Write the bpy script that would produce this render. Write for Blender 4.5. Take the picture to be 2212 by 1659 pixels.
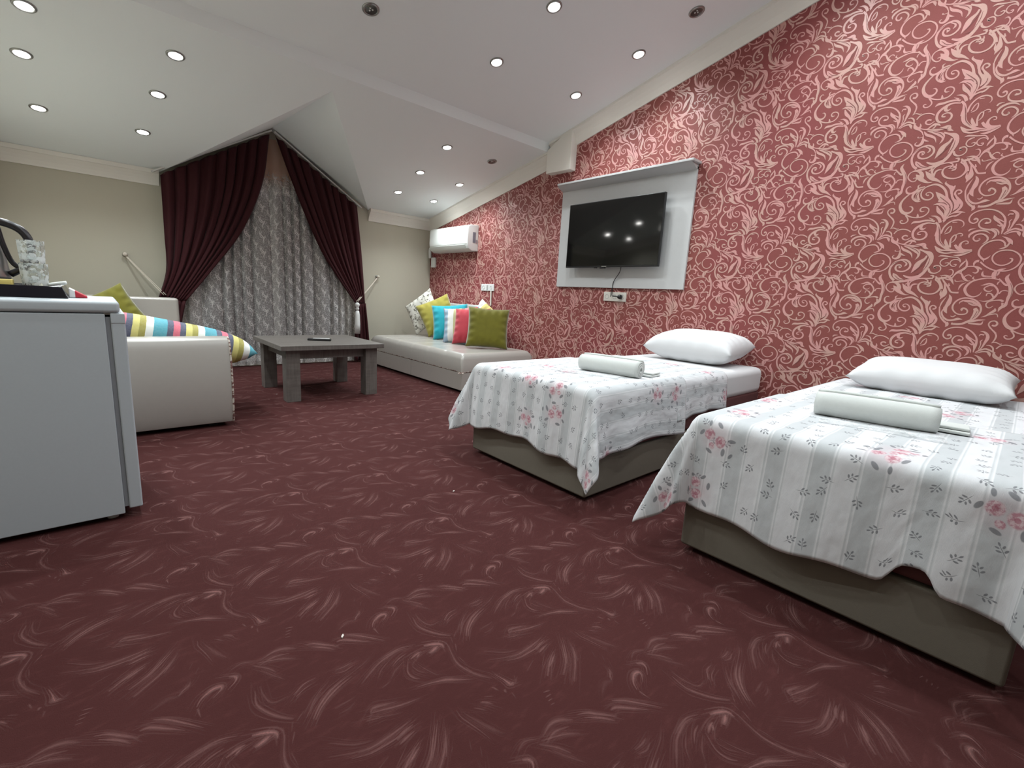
import bpy, bmesh, math, random
from mathutils import Matrix, Vector
import numpy as np

for _o in list(bpy.data.objects):
    bpy.data.objects.remove(_o)
SC = bpy.context.scene
COL = SC.collection
PI = math.pi
rnd = random.Random(7)

# ------------------------------------------------------------------ camera
cam_data = bpy.data.cameras.new('camera')
cam_data.sensor_fit = 'HORIZONTAL'
cam_data.sensor_width = 36.0
cam_data.lens = 992.4 / 2212 * 36.0
cam_data.clip_start = 0.02
cam = bpy.data.objects.new('camera', cam_data)
COL.objects.link(cam)
_yaw, _pitch, _roll = math.radians(42.194), math.radians(10.5226), math.radians(3.2417)
_f = Vector((math.sin(_yaw) * math.cos(_pitch), math.cos(_yaw) * math.cos(_pitch), -math.sin(_pitch)))
_r = Vector((math.cos(_yaw), -math.sin(_yaw), 0))
_u = _r.cross(_f)
_r2 = _r * math.cos(_roll) + _u * math.sin(_roll)
_u2 = -_r * math.sin(_roll) + _u * math.cos(_roll)
cam.matrix_world = Matrix(((_r2.x, _u2.x, -_f.x, 0), (_r2.y, _u2.y, -_f.y, 0), (_r2.z, _u2.z, -_f.z, 0.95), (0, 0, 0, 1)))
SC.camera = cam

# ------------------------------------------------------------------ world, exposure
world = bpy.data.worlds.new('night')
SC.world = world
world.use_nodes = True
world.node_tree.nodes['Background'].inputs[0].default_value = (0.010, 0.012, 0.018, 1)
world.node_tree.nodes['Background'].inputs[1].default_value = 1.0
SC.view_settings.view_transform = 'Standard'
SC.view_settings.look = 'None'
SC.view_settings.exposure = 1.12
SC.view_settings.gamma = 1.0
SC.view_settings.use_curve_mapping = False
LAMP_POWER = 17.0
LAMP_COLOR = (0.885, 0.975, 1.0)

# ------------------------------------------------------------------ helpers
def srgb(r, g, b):
    def c(v):
        v /= 255.0
        return v / 12.92 if v <= 0.04045 else ((v + 0.055) / 1.055) ** 2.4
    return (c(r), c(g), c(b), 1.0)


class NT:
    """small node-tree writer"""
    def __init__(self, name):
        self.m = bpy.data.materials.new(name)
        self.m.use_nodes = True
        self.t = self.m.node_tree
        self.b = self.t.nodes['Principled BSDF']
        self.out = self.t.nodes['Material Output']

    def n(self, kind, **kw):
        nd = self.t.nodes.new(kind)
        for k, v in kw.items():
            setattr(nd, k, v)
        return nd

    def put(self, sock, v):
        if isinstance(v, bpy.types.NodeSocket):
            self.t.links.new(v, sock)
        elif v is not None:
            sock.default_value = v

    def math(self, op, a, b=None, c=None, clamp=False):
        nd = self.n('ShaderNodeMath', operation=op)
        nd.use_clamp = clamp
        self.put(nd.inputs[0], a)
        if b is not None:
            self.put(nd.inputs[1], b)
        if c is not None:
            self.put(nd.inputs[2], c)
        return nd.outputs[0]

    def vmath(self, op, a, b=None):
        nd = self.n('ShaderNodeVectorMath', operation=op)
        self.put(nd.inputs[0], a)
        if b is not None:
            self.put(nd.inputs[1], b)
        return nd.outputs[1] if op in ('LENGTH', 'DISTANCE', 'DOT_PRODUCT') else nd.outputs[0]

    def mix(self, f, a, b):
        nd = self.n('ShaderNodeMix', data_type='RGBA')
        self.put(nd.inputs[0], f)
        self.put(nd.inputs[6], a)
        self.put(nd.inputs[7], b)
        return nd.outputs[2]

    def step(self, v, lo, hi):
        nd = self.n('ShaderNodeMapRange', interpolation_type='SMOOTHSTEP')
        self.put(nd.inputs[0], v)
        nd.inputs[1].default_value = lo
        nd.inputs[2].default_value = hi
        return nd.outputs[0]

    def coord(self, which='Object'):
        return self.n('ShaderNodeTexCoord').outputs[which]

    def xyz(self, v):
        nd = self.n('ShaderNodeSeparateXYZ')
        self.put(nd.inputs[0], v)
        return nd.outputs

    def vec(self, x=0.0, y=0.0, z=0.0):
        nd = self.n('ShaderNodeCombineXYZ')
        for i, v in enumerate((x, y, z)):
            self.put(nd.inputs[i], v)
        return nd.outputs[0]

    def noise(self, v, scale, detail=2.0, rough=0.5):
        nd = self.n('ShaderNodeTexNoise')
        self.put(nd.inputs['Vector'], v)
        nd.inputs['Scale'].default_value = scale
        nd.inputs['Detail'].default_value = detail
        nd.inputs['Roughness'].default_value = rough
        return nd.outputs[0]

    def bump(self, h, strength=0.3, dist=0.002):
        nd = self.n('ShaderNodeBump')
        nd.inputs['Strength'].default_value = strength
        nd.inputs['Distance'].default_value = dist
        self.put(nd.inputs['Height'], h)
        self.put(self.b.inputs['Normal'], nd.outputs[0])

    def ramp(self, f, stops, interp='LINEAR'):
        nd = self.n('ShaderNodeValToRGB')
        cr = nd.color_ramp
        cr.interpolation = interp
        while len(cr.elements) < len(stops):
            cr.elements.new(0.5)
        for e, (p, c) in zip(cr.elements, stops):
            e.position = p
            e.color = c
        self.put(nd.inputs[0], f)
        return nd.outputs[0]

    def base(self, c, rough=0.6, metal=0.0, spec=None):
        self.put(self.b.inputs['Base Color'], c)
        self.put(self.b.inputs['Roughness'], rough)
        self.b.inputs['Metallic'].default_value = metal
        if spec is not None:
            self.b.inputs['Specular IOR Level'].default_value = spec
        return self.m


def plain(name, col, rough=0.6, metal=0.0, vary=0.06, scale=30.0, bump=0.0, spec=None):
    t = NT(name)
    co = t.coord()
    nz = t.noise(co, scale, 3.0)
    dark = tuple(c * (1 - vary) for c in col[:3]) + (1,)
    lite = tuple(min(1, c * (1 + vary)) for c in col[:3]) + (1,)
    t.base(t.mix(nz, dark, lite), rough, metal, spec)
    if bump:
        t.bump(t.noise(co, scale * 12, 2.0), bump, 0.001)
    return t.m


def link(o, parent=None):
    COL.objects.link(o)
    if parent is not None:
        o.parent = parent
    return o


def mesh(name, verts, faces, mat, parent=None, smooth=False, origin=None, uvs=None, bevel=0.0, seg=2):
    """verts in world space; stored relative to the parent's (or its own) origin"""
    if parent is not None:
        off = world_loc(parent)
    elif origin is not None:
        off = Vector(origin)
    else:
        off = Vector((0, 0, 0))
    me = bpy.data.meshes.new(name)
    me.from_pydata([tuple(Vector(v) - off) for v in verts], [], [tuple(f) for f in faces])
    if uvs is not None:
        ul = me.uv_layers.new(name='UVMap')
        for lp in me.loops:
            ul.data[lp.index].uv = uvs[lp.vertex_index]
    me.update()
    if smooth:
        me.polygons.foreach_set('use_smooth', [True] * len(me.polygons))
    o = bpy.data.objects.new(name, me)
    me.materials.append(mat)
    link(o, parent)
    if parent is None and origin is not None:
        o.location = origin
    if bevel:
        fix_normals(o)
        md = o.modifiers.new('bevel', 'BEVEL')
        md.width = bevel
        md.segments = seg
        md.limit_method = 'ANGLE'
        md.angle_limit = math.radians(35)
        me.polygons.foreach_set('use_smooth', [True] * len(me.polygons))
        wn = o.modifiers.new('weighted', 'WEIGHTED_NORMAL')
        wn.keep_sharp = True
    return o


def fix_normals(o):
    bm = bmesh.new()
    bm.from_mesh(o.data)
    bmesh.ops.recalc_face_normals(bm, faces=bm.faces)
    bm.to_mesh(o.data)
    bm.free()


def world_loc(o):
    v = Vector((0, 0, 0))
    while o is not None:
        v = v + o.location
        o = o.parent
    return v


def tag(o, label=None, cat=None, group=None, kind=None):
    if label:
        o['label'] = label
    if cat:
        o['category'] = cat
    if group:
        o['group'] = group
    if kind:
        o['kind'] = kind
    return o


def thing(name, label, cat, loc, group=None):
    o = bpy.data.objects.new(name, None)
    o.empty_display_size = 0.1
    o.location = loc
    COL.objects.link(o)
    return tag(o, label, cat, group)


BOXF = [(0, 3, 2, 1), (4, 5, 6, 7), (0, 1, 5, 4), (1, 2, 6, 5), (2, 3, 7, 6), (3, 0, 4, 7)]


def boxv(x0, x1, y0, y1, z0, z1):
    return [(x0, y0, z0), (x1, y0, z0), (x1, y1, z0), (x0, y1, z0), (x0, y0, z1), (x1, y0, z1), (x1, y1, z1), (x0, y1, z1)]


def box(name, x0, x1, y0, y1, z0, z1, mat, parent=None, bevel=0.0, seg=2, origin=None):
    return mesh(name, boxv(x0, x1, y0, y1, z0, z1), BOXF, mat, parent, bevel=bevel, seg=seg, origin=origin)


def lathe(name, prof, c, mat, parent=None, n=32, axis=(0, 0, 1), origin=None, smooth=True):
    """profile of (radius, height) turned about axis through c"""
    ax = Vector(axis).normalized()
    a = ax.orthogonal().normalized()
    b = ax.cross(a)
    vs, fs = [], []
    for r, h in prof:
        for k in range(n):
            t = 2 * PI * k / n
            vs.append(Vector(c) + ax * h + (a * math.cos(t) + b * math.sin(t)) * max(r, 1e-5))
    for i in range(len(prof) - 1):
        for k in range(n):
            fs.append((i * n + k, i * n + (k + 1) % n, (i + 1) * n + (k + 1) % n, (i + 1) * n + k))
    o = mesh(name, vs, fs, mat, parent, smooth=smooth, origin=origin)
    bm = bmesh.new()
    bm.from_mesh(o.data)
    bmesh.ops.remove_doubles(bm, verts=bm.verts, dist=2e-5)
    bmesh.ops.recalc_face_normals(bm, faces=bm.faces)
    bm.to_mesh(o.data)
    bm.free()
    return o


def smooth_path(pts, sub=4):
    pts = [np.array(p, float) for p in pts]
    if len(pts) < 3:
        return [tuple(pts[0] + (pts[-1] - pts[0]) * i / 2) for i in range(3)]
    out = []
    P = [2 * pts[0] - pts[1]] + pts + [2 * pts[-1] - pts[-2]]
    for i in range(1, len(P) - 2):
        for k in range(sub):
            t = k / sub
            out.append(0.5 * (2 * P[i] + (P[i + 1] - P[i - 1]) * t + (2 * P[i - 1] - 5 * P[i] + 4 * P[i + 1] - P[i + 2]) * t * t
                              + (3 * P[i] - P[i - 1] - 3 * P[i + 1] + P[i + 2]) * t ** 3))
    out.append(pts[-1])
    return [tuple(p) for p in out]


def tube(name, pts, rad, mat, parent=None, n=10, origin=None, sub=5, flat=1.0):
    path = [Vector(p) for p in smooth_path(pts, sub)]
    rads = rad if isinstance(rad, (list, tuple)) else [rad]
    vs, fs = [], []
    up = None
    for i, p in enumerate(path):
        t = (path[min(i + 1, len(path) - 1)] - path[max(i - 1, 0)]).normalized()
        if up is None:
            up = t.orthogonal().normalized()
        up = (up - t * up.dot(t)).normalized()
        sd = t.cross(up)
        q = i / (len(path) - 1) * (len(rads) - 1)
        j = min(int(q), len(rads) - 2) if len(rads) > 1 else 0
        r = rads[0] if len(rads) == 1 else rads[j] + (rads[j + 1] - rads[j]) * (q - j)
        for k in range(n):
            a = 2 * PI * k / n
            vs.append(p + up * math.cos(a) * r * flat + sd * math.sin(a) * r)
    for i in range(len(path) - 1):
        for k in range(n):
            fs.append((i * n + k, i * n + (k + 1) % n, (i + 1) * n + (k + 1) % n, (i + 1) * n + k))
    fs.append(tuple(range(n))[::-1])
    fs.append(tuple(range((len(path) - 1) * n, len(path) * n)))
    return mesh(name, vs, fs, mat, parent, smooth=True, origin=origin)


def grid_faces(nu, nv):
    return [(i * nv + j, (i + 1) * nv + j, (i + 1) * nv + j + 1, i * nv + j + 1) for i in range(nu - 1) for j in range(nv - 1)]


def hash2(a, b=0.0):
    v = math.sin(a * 12.9898 + b * 78.233) * 43758.5453
    return v - math.floor(v)


# ------------------------------------------------------------------ room numbers (metres)
XL, XR, YB, YF = -0.62, 3.72, 6.05, -3.0
Z_BACK, Y_CREASE, Z_CREASE = 1.985, 3.67, 2.475
Y_STEP, Z_STEP, Y_RIDGE, SLOPE = 3.650, 2.555, 0.7, 0.245
Z_NEAR0 = Z_STEP + 0.001
Z_RIDGE = Z_NEAR0 + SLOPE * (Y_STEP - Y_RIDGE)
Z_FRONT = Z_RIDGE - SLOPE * (Y_RIDGE - YF)
Z_FAR = Z_CREASE + 0.0005
FAR_SLOPE = (Z_FAR - Z_BACK) / (YB - Y_CREASE)
DORM_L, DORM_R, DORM_TOP, DORM_APEX = (0.56, YB, Z_BACK), (2.76, YB, Z_BACK), (1.60, YB, 2.66), (1.477, 3.87, Z_BACK + FAR_SLOPE * (YB - 3.87))


def ceil_z(y):
    if y > Y_CREASE:
        return Z_BACK + FAR_SLOPE * (YB - y)
    if y > Y_STEP:
        return Z_CREASE + (Z_STEP - Z_CREASE) * (Y_CREASE - y) / (Y_CREASE - Y_STEP)
    if y > Y_RIDGE:
        return Z_NEAR0 + SLOPE * (Y_STEP - y)
    return Z_RIDGE - SLOPE * (Y_RIDGE - y)


# ------------------------------------------------------------------ wall, floor and ceiling materials
def mat_plaster(name, col, grain=0.05):
    t = NT(name)
    co = t.coord()
    big = t.noise(co, 1.3, 3.0)
    fine = t.noise(co, 160, 2.0)
    f = t.math('ADD', t.math('MULTIPLY', big, 0.6), t.math('MULTIPLY', fine, 0.4))
    d = tuple(c * (1 - grain) for c in col[:3]) + (1,)
    l = tuple(min(1, c * (1 + grain)) for c in col[:3]) + (1,)
    t.base(t.mix(f, d, l), 0.85)
    t.bump(fine, 0.15, 0.001)
    return t.m


M_CEIL = mat_plaster('ceiling_paint', (0.865, 0.905, 0.91, 1), 0.02)
M_CORNICE = mat_plaster('cornice_paint', (0.82, 0.79, 0.73, 1), 0.03)
M_BEIGE = mat_plaster('beige_wallpaper', (0.500, 0.472, 0.385, 1), 0.05)


def mat_red_wall():
    t = NT('red_wallpaper')
    co = t.coord()
    fine = t.noise(co, 260, 2.0, 0.7)
    big = t.noise(co, 0.9, 2.0)
    a = t.mix(fine, (0.200, 0.041, 0.044, 1), (0.282, 0.064, 0.068, 1))
    b = t.mix(fine, (0.195, 0.049, 0.042, 1), (0.268, 0.072, 0.063, 1))
    t.base(t.mix(t.step(big, 0.35, 0.65), a, b), 0.62, spec=0.35)
    t.bump(fine, 0.25, 0.001)
    return t.m


def mat_pattern():
    t = NT('wallpaper_scroll_print')
    co = t.coord()
    fine = t.noise(co, 220, 2.0, 0.7)
    mid = t.noise(co, 9, 2.0)
    a = t.mix(fine, (0.51, 0.235, 0.220, 1), (0.64, 0.325, 0.305, 1))
    b = t.mix(fine, (0.48, 0.27, 0.230, 1), (0.59, 0.355, 0.305, 1))
    t.base(t.mix(t.step(mid, 0.4, 0.62), a, b), 0.42, spec=0.5)
    t.bump(fine, 0.2, 0.001)
    return t.m


def mat_carpet():
    t = NT('maroon_carpet')
    co = t.coord()
    fine = t.noise(co, 420, 2.0, 0.7)
    big = t.noise(co, 2.2, 3.0)
    mp = t.n('ShaderNodeMapping')
    t.put(mp.inputs[0], co)
    mp.inputs['Scale'].default_value = (1.0, 3.0, 1.0)
    streak = t.noise(mp.outputs[0], 16, 4.0, 0.6)
    base = t.mix(big, (0.056, 0.0172, 0.0165, 1), (0.076, 0.0240, 0.0228, 1))
    base = t.mix(t.math('MULTIPLY', t.step(streak, 0.52, 0.75), 0.35), base, (0.112, 0.039, 0.037, 1))
    c = base
    c = t.mix(t.math('MULTIPLY', fine, 0.5), c, t.mix(0.55, c, (0.02, 0.006, 0.006, 1)))
    t.base(c, 0.95, spec=0.1)
    t.bump(fine, 0.6, 0.003)
    return t.m


def mat_swirl():
    t = NT('carpet_swirl_yarn')
    at = t.n('ShaderNodeAttribute')
    at.attribute_name = 'amount'
    fine = t.noise(t.coord(), 420, 2.0, 0.7)
    t.base(t.mix(fine, (0.165, 0.074, 0.070, 1), (0.24, 0.115, 0.108, 1)), 0.95, spec=0.1)
    t.put(t.b.inputs['Alpha'], t.math('MULTIPLY', at.outputs['Fac'], t.math('ADD', 0.62, t.math('MULTIPLY', fine, 0.7)), clamp=True))
    return t.m


M_REDWALL, M_PATTERN, M_CARPET = mat_red_wall(), mat_pattern(), mat_carpet()
M_VEIN = plain('wallpaper_vein', (0.20, 0.058, 0.052, 1), 0.6, vary=0.1, scale=80)

# ------------------------------------------------------------------ shell
floor = tag(mesh('floor', [(XL, YF, 0), (XR, YF, 0), (XR, YB, 0), (XL, YB, 0)], [(0, 1, 2, 3)], M_CARPET), kind='structure')
prof = [(YB, Z_BACK), (Y_CREASE, Z_FAR), (Y_CREASE, Z_CREASE), (Y_STEP, Z_STEP), (Y_STEP, Z_NEAR0), (Y_RIDGE, Z_RIDGE), (YF, Z_FRONT)]
cv = [(XL, YB, Z_BACK), DORM_L, DORM_APEX, DORM_R, (XR, YB, Z_BACK), (XR, Y_CREASE, Z_FAR), (XL, Y_CREASE, Z_FAR), DORM_TOP]
cf = [(0, 1, 2, 6), (2, 3, 4, 5), (2, 5, 6), (1, 7, 2), (7, 3, 2)]
for (ya, za), (yb, zb) in zip(prof[1:], prof[2:]):
    k = len(cv)
    cv += [(XL, ya, za), (XR, ya, za), (XR, yb, zb), (XL, yb, zb)]
    cf.append((k, k + 1, k + 2, k + 3))
ceiling = tag(mesh('ceiling', cv, cf, M_CEIL), kind='structure')
side = [(YF, 0), (YB, 0)] + prof


def side_wall(name, x, m, inward):
    vs = [(x, y, z) for y, z in side] + [(x + 0.06 * inward, y, z) for y, z in side]
    n = len(side)
    fs = [tuple(range(n)), tuple(range(n, 2 * n))[::-1]] + [(i, (i + 1) % n, n + (i + 1) % n, n + i) for i in range(n)]
    return tag(mesh(name, vs, fs, m), kind='structure')


wall_right = side_wall('wall_right', XR, M_REDWALL, 1)
wall_left = side_wall('wall_left', XL, M_BEIGE, -1)
bw = [(XL, YB, 0), (XR, YB, 0), (XR, YB, Z_BACK), DORM_R, DORM_TOP, DORM_L, (XL, YB, Z_BACK)]
nb = len(bw)
wall_back = tag(mesh('wall_back', bw + [(x, y + 0.06, z) for x, y, z in bw],
                     [tuple(range(nb)), tuple(range(nb, 2 * nb))[::-1]] + [(i, (i + 1) % nb, nb + (i + 1) % nb, nb + i) for i in range(nb)], M_BEIGE), kind='structure')
tag(mesh('wall_front', [(XL, YF, 0), (XR, YF, 0), (XR, YF, Z_FRONT), (XL, YF, Z_FRONT)], [(0, 1, 2, 3)], M_BEIGE), kind='structure')


# printed scrolls of the wallpaper, as thin relief on the wall
def ribbons(text, half_scale, sub, sample):
    out = []
    for line in text.strip().splitlines():
        v = [int(q) for q in line.split()]
        out.append(v)
    return out


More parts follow.
